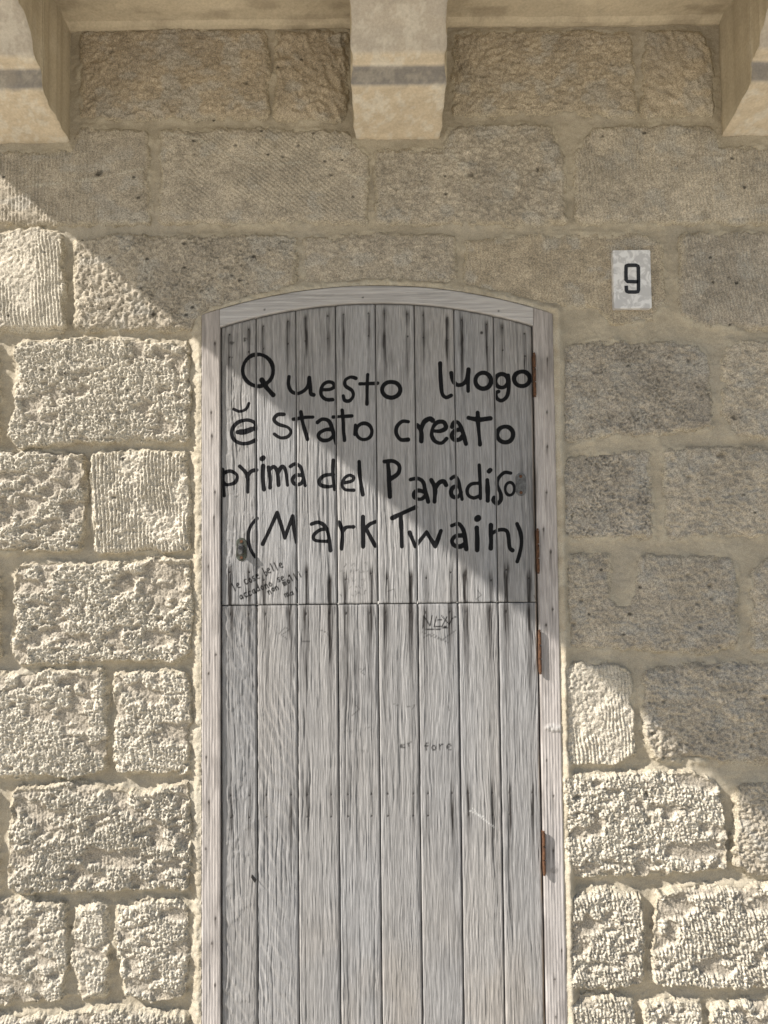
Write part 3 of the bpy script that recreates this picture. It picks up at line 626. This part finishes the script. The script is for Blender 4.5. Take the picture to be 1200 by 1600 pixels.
# ------------------------------------------------------------------ door leaves
PB = [[(341, 510), (345, 940), (346, 1590)], [(397.5, 500), (402, 940), (403.5, 1590)], [(460, 500), (465, 940), (468.5, 1590)], [(522.5, 500), (528, 940), (533.5, 1590)],
      [(585, 500), (591, 940), (598.5, 1590)], [(646.5, 500), (652, 940), (663.5, 1590)], [(709, 500), (714.5, 940), (727.5, 1590)], [(772, 500), (776.5, 940), (792.5, 1590)], [(833.5, 520), (839, 940), (855.5, 1590)]]
PXT = [0.5*(P(*b[0], OD)[0]+P(*b[1], OD)[0]) for b in PB]; PXB = [0.5*(P(*b[1], OD)[0]+P(*b[2], OD)[0]) for b in PB]
PX = [0.5*(a+b) for a, b in zip(PXT, PXB)]
PX[0] = XIL+0.0015; PX[-1] = XIR-0.0022
CX0 = 0.5*(XIL+XIR)
RN = random.Random(5)
def leaf(name, z0, z1, upper, label):
    root = empty(name, (CX0, -OD+0.02, z0)); tag(root, label, 'door')
    for i in range(8):
        a, b = PX[i]+0.0011, PX[i+1]-0.0011
        ch = 0.0032
        xs = np.unique(np.concatenate([[a, a+ch*0.5, a+ch], np.arange(a+ch+0.0014, b-ch-0.0008, 0.00155), [b-ch, b-ch*0.5, b]]))
        n = int((z1-z0)/(0.0022 if upper else 0.0034))
        t = np.linspace(0, 1, n)
        ztop = (arch(AIC, xs)-0.002) if upper else np.full(xs.shape, z1)
        X = np.repeat(xs[None, :], n, 0); Z = z0+t[:, None]*(ztop-z0)[None, :]
        seed = 400+i*29+(0 if upper else 300)
        rn = random.Random(seed)
        tone = rn.uniform(-0.08, 0.06)
        base = np.array((0.272, 0.263, 0.255))*(1+tone)
        fig = 0.9 if (not upper and i in (0, 1)) else 0.10
        h, c = wood_fields(X, Z, seed, rn.uniform(0.0030, 0.0042), 1.0 if i not in (0, 1) else 1.7, base, fig)
        ed = np.minimum(X-a, b-X)
        O = OD+h+rn.uniform(-0.0006, 0.0006)+0.0012*np.cos((X-(a+b)/2)/(b-a)*2.2)-0.0036*(1-np.clip(ed/ch, 0, 1))
        zd = np.minimum(Z-z0, (ztop[None, :]-Z)); O = O-0.0012*(1-np.clip(zd/0.002, 0, 1))
        # bead line along the tongue side of each board
        bead = np.exp(-((X-(a+0.0155))/0.0011)**2); O = O-0.0006*bead*(i > 0)
        dk = 0.22*bead*(i > 0)
        # nails and the tannin streaks they bleed
        cols = [a+0.021+rn.uniform(-.003, .003), b-0.019+rn.uniform(-.003, .003)]
        nails = []
        for j, xc in enumerate(cols):
            if upper:
                zt = float(arch(AIC, np.array(xc)))
                k = rn.uniform(0.45, 0.95)
                dk = dk+streak(X, Z, xc, zt-rn.uniform(0.022, 0.036), 0.012, rn.uniform(0.05, 0.13), 0.0030, k)
                dk = dk+streak(X, Z, xc+rn.uniform(-.001, .001), zt-rn.uniform(0.075, 0.10), 0.02, rn.uniform(0.05, 0.14), 0.0034, k*rn.uniform(.5, 1))
                nails += [(xc, zt-0.026), (xc, zt-0.085)]
                k = rn.uniform(0.45, 0.95)*(1.15 if i in (6, 7) else 1)
                zz = z0+rn.uniform(0.055, 0.085)
                dk = dk+streak(X, Z, xc, zz, 0.020, 0.11, 0.0036, k)+0.5*streak(X, Z, xc, z0+0.015, 0.03, 0.05, 0.003, k)
                nails += [(xc, zz)]
            else:
                k = rn.uniform(0.40, 0.85)*(1.2 if i in (6, 7) else 1)
                dk = dk+streak(X, Z, xc, z1-0.02, 0.03, rn.uniform(0.06, 0.16), 0.0042, k)+0.35*k*streak(X, Z, xc, z1-0.1, 0.1, 0.22, 0.0055, 1)
                zr = P(600, 1240, OD)[1]; k = rn.uniform(0.3, 0.8)*(1.3 if i in (0, 6, 7) else 0.8)
                dk = dk+streak(X, Z, xc, zr, 0.035, 0.045, 0.0022, k)+streak(X, Z, xc, zr-0.055, 0.03, 0.05, 0.0022, k*.9)
                if i in (1, 5, 6, 7): dk = dk+0.5*streak(X, Z, xc, zr-0.05, 0.05, 0.22, 0.0040, k)
                nails += [(xc, zr), (xc, zr-0.055), (xc, z1-0.022)]
        for (nx, nz) in nails:
            r = np.hypot(X-nx, Z-nz); s_ = ss(0.0036, 0.0016, r); dk = np.maximum(dk, 0.93*s_); O = O-0.0012*s_
        # general grime: along the split, at the rebates and in blots
        g1 = fbm(X*34, Z*12, seed+40, 3)
        dk = dk+0.13*ss(0.18, 0.6, g1)+0.30*ss(0.006, 0.0, zd)*ss(-.4, .3, vn(X*60, Z*3, seed+41))
        if upper and i == 7:
            dk = dk+0.45*ss(0.035, 0.0, b-X)*ss(-.3, .5, fbm(X*60, Z*6, 881, 3))*ss(P(800, 640, OD)[1]+.15, P(800, 700, OD)[1], Z)
        if upper and i == 0:
            for (qx, qy, rr, k) in ((361, 535, .0105, .75), (383, 531, .006, .8), (363, 559, .004, .7)):
                wx, wz = P(qx, qy, OD); dk = np.maximum(dk, k*ss(rr, rr*.35, np.hypot(X-wx, Z-wz)+0.004*vn(X*260, Z*260, 55)))
        if upper and i == 6:
            wx, wz = P(752.5, 520, OD); dk = np.maximum(dk, .9*ss(0.0055, 0.0025, np.hypot(X-wx, Z-wz)))
        # flaked grey film on the outermost board
        if i == 0:
            zz = Z-P(345, 640 if upper else 980, OD)[1]
            fl = ss(0.05, 0.16, fbm(X*48, Z*26, 991, 3)+0.35*np.exp(-((X-a-0.012)/0.022)**2)*np.exp(-(zz/0.10)**2)-0.12)
            O = O+0.0009*fl; c = c*(1+0.10*fl*np.sign(vn(X*30, Z*14, 992)))[..., None]
        if not upper:       # sandy bleach and tan weathering towards the foot
            low = ss(0.75, 0.40, Z)*ss(-.2, .5, fbm(X*7, Z*5, seed+60, 3)); c = c*(1+np.stack([0.07*low, 0.03*low, -0.02*low], -1))
            bl = 0.02*ss(1.1, 0.7, Z); c = c*(1+bl)[..., None]
        tan = np.array((0.022, 0.019, 0.017)); dk = np.clip(dk, 0, 0.95)
        if i == 7:
            of = 0.6*ss(0.007, 0.0, b-X)*ss(-.3, .3, fbm(X*20, Z*7, 993, 2)+.1); c = c*(1-of)[..., None]+np.array((0.26, 0.17, 0.085))*of[..., None]
        c = c*(1-dk)[..., None]+tan*dk[..., None]
        pen = pen_field(X, Z); c = c*(1-0.95*np.clip(pen*1.3, 0, 1))[..., None]
        # pale scratch on the lower leaf
        if not upper and i == 6:
            sc = np.zeros(X.shape)
            for l in ([(733, 1266), (745, 1272), (758, 1277)], [(738, 1262), (750, 1276)], [(745, 1272), (772, 1292)]):
                sc = np.maximum(sc, ss(0.0018, 0.0004, seg_dist(X, Z, [P(*q, OD) for q in l])))
            c = c*(1-sc)[..., None]+np.array((0.5, 0.49, 0.47))*sc[..., None]
        ink = ink_field(X, Z) if upper else np.full(X.shape, -0.02)
        ink = np.where(ed < 0.0012, -0.02, ink)
        grid_mesh('plank', X, Z, O, M_WOOD, root, None, OD-0.034, {'col': c, 'ink': ink})
    zt_ = (float(arch(AIC, np.array(XIL)))-0.004) if upper else z1-0.004
    box('light_stop_board', PX[0]+0.002, PX[-1]-0.002, OD-0.052, OD-0.034, z0+0.003, zt_, M_DARKWOOD, root)  # unseen backing, added to keep daylight out of the plank gaps
    if upper:
        x = np.linspace(PX[0]+0.002, PX[-1]-0.002, 24); zb = zt_; v = []; f = []
        for xx in x:
            za_ = max(float(arch(AIC, np.array(xx)))-0.003, zb+0.0005)
            for o in (OD-0.034, OD-0.052): v += [(xx, -o, zb), (xx, -o, za_)]
        for k in range(23):
            q = k*4; f += [(q, q+4, q+5, q+1), (q+2, q+3, q+7, q+6), (q+1, q+5, q+7, q+3), (q, q+2, q+6, q+4)]
        f += [(0, 1, 3, 2), (92, 94, 95, 93)]
        solid('light_stop_board', v, f, M_DARKWOOD, root)
    return root
UPPER = leaf('door_leaf', ZSPLIT+0.0012, float(arch(AIC, AIC[0])), True, 'upper half of the weathered grey plank door, lettered in black paint')
LOWER = leaf('door_leaf', 0.012, ZSPLIT-0.0012, False, 'lower half of the weathered grey plank door, without painted lettering')

# ------------------------------------------------------------------ door frame
frame = empty('door_frame', (CX0, 0.03, 0)); tag(frame, 'pale weathered wooden frame with a segmental arched head around the door', 'door frame')
def jamb(a, b, right):
    xs = np.unique(np.concatenate([[a, a+0.0015], np.arange(a+0.003, b-0.002, 0.002), [b-0.0015, b]])); n = 620
    ztop = arch(AOC, xs)-0.0015
    t = np.linspace(0, 1, n); X = np.repeat(xs[None, :], n, 0); Z = 0.002+t[:, None]*(ztop-0.002)[None, :]
    seed = 1200+77*right
    h, c = wood_fields(X, Z, seed, 0.0042, 0.5, (0.385, 0.352, 0.328))
    u = X+0.0025*vn(X*8, Z*1.6, seed+21); ring = np.sin(u*2*np.pi/0.0074+0.8*vn(X*30, Z*2, seed+22))
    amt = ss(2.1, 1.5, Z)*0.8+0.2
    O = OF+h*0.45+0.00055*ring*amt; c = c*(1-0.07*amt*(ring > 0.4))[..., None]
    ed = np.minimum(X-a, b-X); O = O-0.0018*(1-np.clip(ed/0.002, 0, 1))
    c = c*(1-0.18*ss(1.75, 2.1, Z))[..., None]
    dk = 0.25*ss(0.25, 0.6, fbm(X*30, Z*8, seed+23, 3))
    rn = random.Random(seed)
    for z in np.arange(0.25, 2.15, 0.105):
        nx = a+rn.uniform(0.2, 0.8)*(b-a); nz = z+rn.uniform(-.05, .05)
        if rn.random() < .75:
            dk = np.maximum(dk, .85*ss(0.0034, 0.0014, np.hypot(X-nx, (Z-nz)*rn.uniform(.45, 1)))); dk = dk+streak(X, Z, nx, nz, .008, .03, .0016, .45)
    if right:
        wx, wz = P(866, 1137, OF); r = np.hypot((X-wx)*0.45, (Z-wz)*1.3+0.004*vn(X*150, Z*150, 66)); s_ = ss(0.013, 0.007, r)
        c = c*(1-.75*s_)[..., None]+np.array((0.42, 0.40, 0.375))*(.75*s_)[..., None]; O = O+0.004*s_*(0.7+0.4*vn(X*200, Z*200, 67))
        kx, kz = P(866, 1360, OF); rr = np.hypot(X-kx, (Z-kz)*1.3); dk = np.maximum(dk, (.35+.15*np.sin(rr*1900))*ss(.012, .009, rr))
        gl = ss(0.006, 0.0, X-a)*ss(-.2, .4, fbm(X*30, Z*9, 68, 2)); dk = np.maximum(dk, .45*gl)
    dk = np.clip(dk, 0, .92); c = c*(1-dk)[..., None]+np.array((0.05, 0.042, 0.036))*dk[..., None]
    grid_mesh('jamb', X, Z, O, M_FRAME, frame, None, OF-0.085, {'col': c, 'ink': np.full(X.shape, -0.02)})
jamb(XFL, XIL, 0); jamb(XIR, XFR, 1)
# arched head: a curved board between the jambs
n = 300; xs = np.linspace(XIL+0.0006, XIR-0.0006, n); t = np.linspace(0, 1, 22)
zi = arch(AIC, xs); zo = arch(AOC, xs)-0.0015
X = np.repeat(xs[None, :], 22, 0); Z = zi[None, :]+t[:, None]*(zo-zi)[None, :]
hh, c = wood_fields(Z*1.0+0.1*np.abs(X-CX0)*np.sign(X-CX0)*0, X, 1500, 0.0042, 0.5, (0.365, 0.352, 0.342))
ed = np.minimum(t, 1-t)[:, None]*0.045; O = OF+hh*0.45+0.0006-0.0018*(1-np.clip(ed/0.002, 0, 1))
dk = np.zeros(X.shape)
for q in ((413.5, 484), (567, 465), (779, 486)):
    wx, wz = P(*q, OF); dk = np.maximum(dk, .85*ss(0.0032, 0.0014, np.hypot(X-wx, Z-wz)))
c = c*(1-dk)[..., None]
grid_mesh('arched_head', X, Z, O, M_HEAD, frame, None, OF-0.085, {'col': c, 'ink': np.full(X.shape, -0.02)})
box('light_stop_strip', XIL-0.002, XIL+0.022, OF-0.10, OD-0.0545, 0.004, float(arch(AIC, np.array(XIL)))-0.01, M_DARKWOOD, frame)  # unseen strips added to close the gaps beside the leaves against light from behind
box('light_stop_strip', XIR-0.022, XIR+0.002, OF-0.10, OD-0.0545, 0.004, float(arch(AIC, np.array(XIR)))-0.01, M_DARKWOOD, frame)

# ------------------------------------------------------------------ hinges: iron plate standing out of the joint with a rolled knuckle
def hinge(parent, px, py0, py1, stand, lean=0.0):
    x, z1 = P(px, py0, 0.004); _, z0 = P(px, py1, 0.004)
    x = XIR-0.0011
    root = empty('hinge', (x, 0, z0)); root.parent = parent; root.location = Vector((x, 0, z0))-Vector(parent.location)
    import bmesh
    H = z1-z0; o0 = OD-0.03; th = 0.0019
    def part(nm, bm):
        me = bpy.data.meshes.new(nm); bm.to_mesh(me); bm.free()
        o = bpy.data.objects.new(nm, me); COL.objects.link(o); me.materials.append(M_RUST); o.parent = root; return o
    b = bmesh.new(); bmesh.ops.create_cube(b, size=1)
    for v in b.verts: v.co = (v.co.x*th, -(o0+stand)/2+v.co.y*(stand-o0), H/2+v.co.z*H*0.985)
    bmesh.ops.bevel(b, geom=b.edges[:], offset=0.0006, segments=1, affect='EDGES'); part('hinge_plate', b)
    for k in range(3):
        b = bmesh.new(); a0, a1 = H*k/3+0.0011, H*(k+1)/3-0.0011
        bmesh.ops.create_cone(b, cap_ends=True, segments=14, radius1=0.0040, radius2=0.0040, depth=a1-a0)
        for v in b.verts: v.co = (v.co.x+lean*(v.co.z/H), v.co.y-stand-0.003, v.co.z+(a0+a1)/2)
        bmesh.ops.bevel(b, geom=[e for e in b.edges if abs(e.verts[0].co.z-e.verts[1].co.z) < 1e-5], offset=0.0008, segments=2, affect='EDGES')
        part('knuckle', b)
    for zc in (-0.0015, H+0.0015):
        b = bmesh.new(); bmesh.ops.create_uvsphere(b, u_segments=10, v_segments=6, radius=0.0034)
        for v in b.verts: v.co = (v.co.x, v.co.y-stand-0.003, v.co.z*0.7+zc)
        part('pin_end', b)
hinge(UPPER, 834, 555, 620, 0.014); hinge(UPPER, 838, 828, 894, 0.014)
hinge(LOWER, 841, 985, 1050, 0.014); hinge(LOWER, 848, 1297, 1362, 0.016)

# ------------------------------------------------------------------ lock plates
def obround(w, h, n=10):
    r = w/2; k = h/2-r
    return [(r*math.cos(a), k+r*math.sin(a)) for a in np.linspace(0, math.pi, n)]+[(r*math.cos(a), -k+r*math.sin(a)) for a in np.linspace(math.pi, 2*math.pi, n)]
def extr(name, pts, x, z, o0, o1, mat, parent, bev=0.0008):
    import bmesh
    b = bmesh.new(); lo = [b.verts.new((p[0], 0, p[1])) for p in pts]
    f = b.faces.new(lo); r = bmesh.ops.extrude_face_region(b, geom=[f])
    for v in r['geom']:
        if isinstance(v, bmesh.types.BMVert): v.co.y -= (o1-o0)
    bmesh.ops.recalc_face_normals(b, faces=b.faces)
    if bev: bmesh.ops.bevel(b, geom=[e for e in b.edges if all(v.co.y < -(o1-o0)*0.5 for v in e.verts)], offset=bev, segments=2, affect='EDGES')
    me = bpy.data.meshes.new(name); b.to_mesh(me); b.free()
    o = bpy.data.objects.new(name, me); COL.objects.link(o); me.materials.append(mat); o.parent = parent
    gp = parent; loc = Vector((x, -o0, z))
    while gp is not None: loc -= Vector(gp.location); gp = gp.parent
    o.location = loc; return o
circle = lambda r, n=16: [(r*math.cos(2*math.pi*k/n), r*math.sin(2*math.pi*k/n)) for k in range(n)]
def lockplate(px, py, mat, knob):
    x, z = P(px, py, OD)
    p = extr('lock_plate', obround(0.027, 0.060), x, z, OD-0.001, OD+0.0032, mat, UPPER)
    extr('screw_head', circle(0.0042), x, z+0.0205, OD+0.003, OD+0.0046, M_RUST, p, 0.0005)
    extr('screw_head', circle(0.0042), x, z-0.0210, OD+0.003, OD+0.0046, M_RUST, p, 0.0005)
    if knob:
        extr('cylinder_lock', obround(0.0125, 0.026), x, z, OD+0.003, OD+0.019, M_ZINC, p, 0.0015)
        extr('key_stub', circle(0.0046), x+0.0005, z+0.0045, OD+0.0185, OD+0.0215, M_DIGIT, p, 0.0006)
    else:
        extr('cylinder_lock', obround(0.0105, 0.022), x, z, OD+0.003, OD+0.0045, M_ZINC, p, 0.0006)
lockplate(377.5, 858.5, M_PLATE, True); lockplate(813.5, 757, M_ZINC, False)

# splinter caught in the joint of the lower leaf
x, z = P(397, 1372, OD)
sp = solid('splinter', [(x-0.007, -OD-0.002, z+0.009), (x+0.005, -OD-0.004, z-0.006), (x+0.007, -OD+0.002, z-0.004), (x-0.003, -OD+0.002, z+0.010),
                   (x-0.006, -OD-0.010, z+0.006), (x+0.004, -OD-0.012, z-0.007)], [(0, 3, 4), (3, 2, 5, 4), (0, 4, 5, 1), (1, 5, 2), (0, 1, 2, 3)], M_DARKWOOD, LOWER)

# ------------------------------------------------------------------ house number plaque
qo = 0.014
cs = [P(957.5, 391, qo), (P(1016.5, 390, qo)), P(1018.5, 481, qo), P(959, 482.5, qo)]
x0, x1 = (cs[0][0]+cs[3][0])/2, (cs[1][0]+cs[2][0])/2; z1, z0 = (cs[0][1]+cs[1][1])/2, (cs[2][1]+cs[3][1])/2
m, nt, b = new_mat('worn_white_tile'); L = nt.links.new
tc = nd(nt, 'ShaderNodeTexCoord'); n1 = nd(nt, 'ShaderNodeTexNoise', Scale=34.0, Detail=5.0, Roughness=0.6, Distortion=1.2); L(tc.outputs['Object'], n1.inputs['Vector'])
cr = nd(nt, 'ShaderNodeValToRGB'); e = cr.color_ramp.elements; e[0].position = 0.46; e[1].position = 0.56
e[0].color = (0.44, 0.432, 0.425, 1); e[1].color = (0.63, 0.622, 0.61, 1); L(n1.outputs[0], cr.inputs[0]); L(cr.outputs[0], b.inputs['Base Color'])
bp = nd(nt, 'ShaderNodeBump', Strength=0.5, Distance=0.0012); L(cr.outputs[0], bp.inputs['Height']); L(bp.outputs[0], b.inputs['Normal'])
b.inputs['Roughness'].default_value = 0.45; M_TILE = m
plq = empty('house_number_plaque', ((x0+x1)/2, -qo, z0)); tag(plq, 'small white worn tile with a black number 9 set in the wall', 'house number')
PW, PH = x1-x0, z1-z0
rc = 0.003
tile = round_poly([(-PW/2, 0), (PW/2, 0), (PW/2, PH), (-PW/2, PH)], 0.004)
extr('tile', tile, (x0+x1)/2, z0, qo-0.026, qo, M_TILE, plq, 0.0012)
# the digit: one continuous squared stroke
def offset_ribbon(pts, w):
    L_, R_ = [], []
    for i, p in enumerate(pts):
        a = np.array(pts[max(i-1, 0)]); c2 = np.array(pts[min(i+1, len(pts)-1)]); d = c2-a; d = d/np.linalg.norm(d); nrm = np.array((-d[1], d[0]))
        k = 1.0
        if 0 < i < len(pts)-1:
            d1 = np.array(p)-a; d1 = d1/np.linalg.norm(d1); k = 1/max(0.5, abs(float(np.dot(nrm, (-d1[1], d1[0])))))
        L_.append(np.array(p)+nrm*w/2*k); R_.append(np.array(p)-nrm*w/2*k)
    return L_, R_
def px9(l): return [tuple(np.array(P(a, b, qo))-np.array(((x0+x1)/2, z0))) for a, b in l]
rnd = lambda l: l
main = px9([(997, 440.5), (980, 440), (978.2, 437.5), (978, 432), (978, 418), (978.4, 415.8), (981, 414.6), (994, 414.6), (996.6, 416), (997.2, 418), (997.6, 440), (997.6, 453), (996.5, 455.8), (994, 456.4), (982, 456.4), (979.4, 455.2), (978.6, 452.5), (978.4, 446.5)])
Lw, Rw = offset_ribbon(main, 5.5*MPP)
v = []; f = []
for o, dz in ((0.0, 0), (-0.0010, 0)):
    pass
for a, c2 in zip(Lw, Rw):
    v += [(a[0], -0.0009, a[1]), (c2[0], -0.0009, c2[1]), (a[0], 0.001, a[1]), (c2[0], 0.001, c2[1])]
for k in range(len(Lw)-1):
    q = 4*k; f += [(q, q+1, q+5, q+4), (q+2, q+6, q+7, q+3), (q, q+4, q+6, q+2), (q+1, q+3, q+7, q+5)]
q = 4*(len(Lw)-1); f += [(0, 2, 3, 1), (q, q+1, q+3, q+2)]
me = bpy.data.meshes.new('digit'); me.from_pydata(v, [], f); me.update(); me.materials.append(M_DIGIT)
import bmesh
bb = bmesh.new(); bb.from_mesh(me); bmesh.ops.recalc_face_normals(bb, faces=bb.faces); bb.to_mesh(me); bb.free()
dg = bpy.data.objects.new('digit', me); COL.objects.link(dg); dg.parent = plq

# ------------------------------------------------------------------ corbels
SOF = P(400, 38, 0.0)[1]        # underside of the balcony
def corbel(xc, label, w=0.2255):
    zb = P(620, 216, 0.0)[1]
    prof = [(0.0, 0.0), (0.155, 0.040), (0.160, 0.046), (0.160, 0.086), (0.164, 0.092), (0.186, 0.098), (0.196, 0.104), (0.205, 0.125), (0.222, 0.150), (0.250, 0.172), (0.290, 0.190), (0.340, 0.204), (0.42, 0.214), (0.55, 0.222), (0.56, SOF-zb+0.02)]
    # resample
    pts = [(prof[0][0]-0.05, 0.0)]
    for (a, b), (c2, d) in zip(prof[:-1], prof[1:]):
        n = max(1, int(math.hypot(c2-a, d-b)/0.006))
        for k in range(n): pts.append((a+(c2-a)*k/n, b+(d-b)*k/n))
    pts.append(prof[-1]); pts = np.array(pts)
    xs = np.linspace(-w/2, w/2, 44)
    Og = np.repeat(pts[:, :1], 44, 1); Zg = np.repeat(pts[:, 1:], 44, 1); Xg = np.repeat(xs[None, :], len(pts), 0)
    S_ = np.concatenate([[0], np.cumsum(np.hypot(np.diff(pts[:, 0]), np.diff(pts[:, 1])))])[:, None]+0*Xg
    seed = int(xc*100)+2000
    wob = 0.0030*fbm(Xg*16+xc*7, S_*16, seed, 3)+0.0012*fbm(Xg*70, S_*70, seed+1, 3)
    edge = 0.0055*fbm(S_*32, S_*0+xc, seed+2, 3)
    er = ss(0.006, 0.0, w/2-np.abs(Xg))
    Zg = Zg-wob+0.004*er; Og = Og+wob*0.8-0.003*er; Xg = Xg*(1.0+0.0)+edge*np.abs(Xg)/(w/2)*np.sign(Xg)
    Og[:9] = np.minimum(Og[:9], Og[:9])
    v1 = fbm(Xg*11, S_*13, seed+3, 4); v2 = fbm(Xg*34, S_*40, seed+4, 3)
    c = np.array((0.52, 0.44, 0.325))*(1+0.08*v1+0.12*v2)[..., None]
    wf = (0.6*ss(0.02, 0.26, fbm(Xg*38, S_*34, seed+5, 4, 0.7)))[..., None]; c = c*(1-wf)+np.array((0.60, 0.56, 0.475))*wf        # limewash left in patches
    sb = 0.05+math.hypot(0.155, 0.040); q_ = S_+0.0016*fbm(Xg*60, S_*60, seed+6, 3)
    band = ss(sb-0.001, sb+0.003, q_)*ss(sb+0.054, sb+0.049, q_)*(0.80+0.2*ss(-.4, .3, v1)); top_ = ss(sb+0.082, sb+0.090, q_)*0.72*(0.8+0.2*ss(-.4, .3, v1))
    band = (band*(1-0.40*wf[..., 0]))[..., None]; top_ = (top_*(1-0.45*wf[..., 0]))[..., None]
    c = c*(1-band)+np.array((0.225, 0.208, 0.19))*band; c = c*(1-top_)+np.array((0.33, 0.305, 0.275))*top_        # cool sky light and the shade under the moulding, painted as grey bands
    # side cheeks: fan from a back line
    nr, nc = Xg.shape
    V = np.stack([Xg, -Og, Zg], -1).reshape(-1, 3).tolist(); Cc = c.reshape(-1, 3).tolist(); F = []
    for i in range(nr-1):
        for j in range(nc-1):
            q = i*nc+j; F.append((q, q+1, q+nc+1, q+nc))
    nfront = len(F)
    for sgn, j in ((-1, 0), (1, nc-1)):
        # cheek as strips from each profile point up to the soffit level
        top = SOF-zb+0.02; base_i = len(V); K = 14
        for i in range(nr):
            p = np.array((Xg[i, j], -Og[i, j], Zg[i, j]))
            for k in range(K):
                tt = k/(K-1); zz = p[2]+(top-p[2])*tt
                nz = 0.0014*float(fbm(np.array([p[1]*18.0]), np.array([zz*18.0]), seed+8, 2)[0])
                V.append((p[0]+sgn*nz*(tt > 0)-sgn*0.0*tt, p[1], zz))
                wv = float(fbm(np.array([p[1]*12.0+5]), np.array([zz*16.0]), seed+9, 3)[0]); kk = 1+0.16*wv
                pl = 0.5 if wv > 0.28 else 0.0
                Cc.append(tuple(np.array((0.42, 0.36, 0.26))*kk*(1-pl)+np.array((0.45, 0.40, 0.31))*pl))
        for i in range(nr-1):
            for k in range(K-1):
                q = base_i+i*K+k; F.append((q, q+1, q+K+1, q+K) if sgn > 0 else (q, q+K, q+K+1, q+1))
    root = empty('stone_corbel', (xc, 0, zb)); tag(root, label, 'corbel', 'stone corbels under the balcony')
    me = bpy.data.meshes.new('bracket_block'); me.from_pydata(V, [], F); me.update()
    sm = [True]*len(F); me.polygons.foreach_set('use_smooth', sm)
    t_ = me.attributes.new('col', 'FLOAT_COLOR', 'POINT'); t_.data.foreach_set('color', np.concatenate([np.array(Cc), np.ones((len(Cc), 1))], 1).astype(np.float32).ravel())
    me.materials.append(M_CORBEL)
    o = bpy.data.objects.new('bracket_block', me); COL.objects.link(o); o.parent = root
    return root
xm = (P(553, 215, 0)[0]+P(690, 215, 0)[0])/2
xl = P(106, 217, 0)[0]-0.1127; xr = P(1131, 210, 0)[0]+0.1127
corbel(xm, 'pale stone corbel above the middle of the door')
corbel(xl, 'pale stone corbel over the wall blocks on the side away from the number tile')
corbel(xr, 'pale stone corbel on the side of the number 9 tile')

# ------------------------------------------------------------------ balcony slab
XB0 = P(-272, 36, 0)[0]; XB1 = P(1452, 36, 0)[0]
# soffit as a height field seen from below
xa = np.arange(XB0, XB1+0.01, 0.010); ya = np.arange(-0.02, 1.24, 0.010)
X, Y = np.meshgrid(xa, ya)
hz = 0.0035*fbm(X*9, Y*9, 3001, 3)+0.0012*fbm(X*50, Y*50, 3002, 2)
hz = hz-0.012*np.exp(-(np.maximum(Y-0.004, 0)/0.010)**2)       # fillet of mortar along the wall
v1 = fbm(X*7, Y*9, 3003, 3); c = np.array((0.50, 0.43, 0.315))*(1+0.14*v1+0.10*fbm(X*40, Y*50, 3004, 3))[..., None]
gr = (0.6*ss(0.05, 0.45, fbm(X*10+3, Y*26, 3005, 3)))[..., None]; c = c*(1-gr)+np.array((0.30, 0.25, 0.18))*gr
nr, nc = X.shape
V = np.stack([X, -Y, SOF+hz], -1).reshape(-1, 3); T = V.copy(); T[:, 2] = SOF+0.22
idx = np.arange(nr*nc).reshape(nr, nc)
F = np.stack([idx[:-1, :-1], idx[1:, :-1], idx[1:, 1:], idx[:-1, 1:]], -1).reshape(-1, 4).tolist()
nb = nr*nc; ring = list(idx[0, :])+list(idx[1:, -1])+list(idx[-1, -2::-1])+list(idx[-2:0:-1, 0])
V = V.tolist(); Cc = c.reshape(-1, 3).tolist(); base_i = len(V)
for r_ in ring: V.append((V[r_][0], V[r_][1], SOF+0.22)); Cc.append((0.43, 0.38, 0.29))
nR = len(ring)
for k in range(nR): F.append((int(ring[k]), int(ring[(k+1) % nR]), base_i+(k+1) % nR, base_i+k))
F.append(tuple(base_i+k for k in range(nR)))
bal = empty('balcony', (0.5*(XB0+XB1), -0.6, SOF)); tag(bal, 'pale stone balcony slab resting on the three corbels', 'balcony')
me = bpy.data.meshes.new('slab'); me.from_pydata(V, [], F); me.update()
t_ = me.attributes.new('col', 'FLOAT_COLOR', 'POINT'); t_.data.foreach_set('color', np.concatenate([np.array(Cc), np.ones((len(Cc), 1))], 1).astype(np.float32).ravel())
link_mesh('slab', me, M_CORBEL, bal)
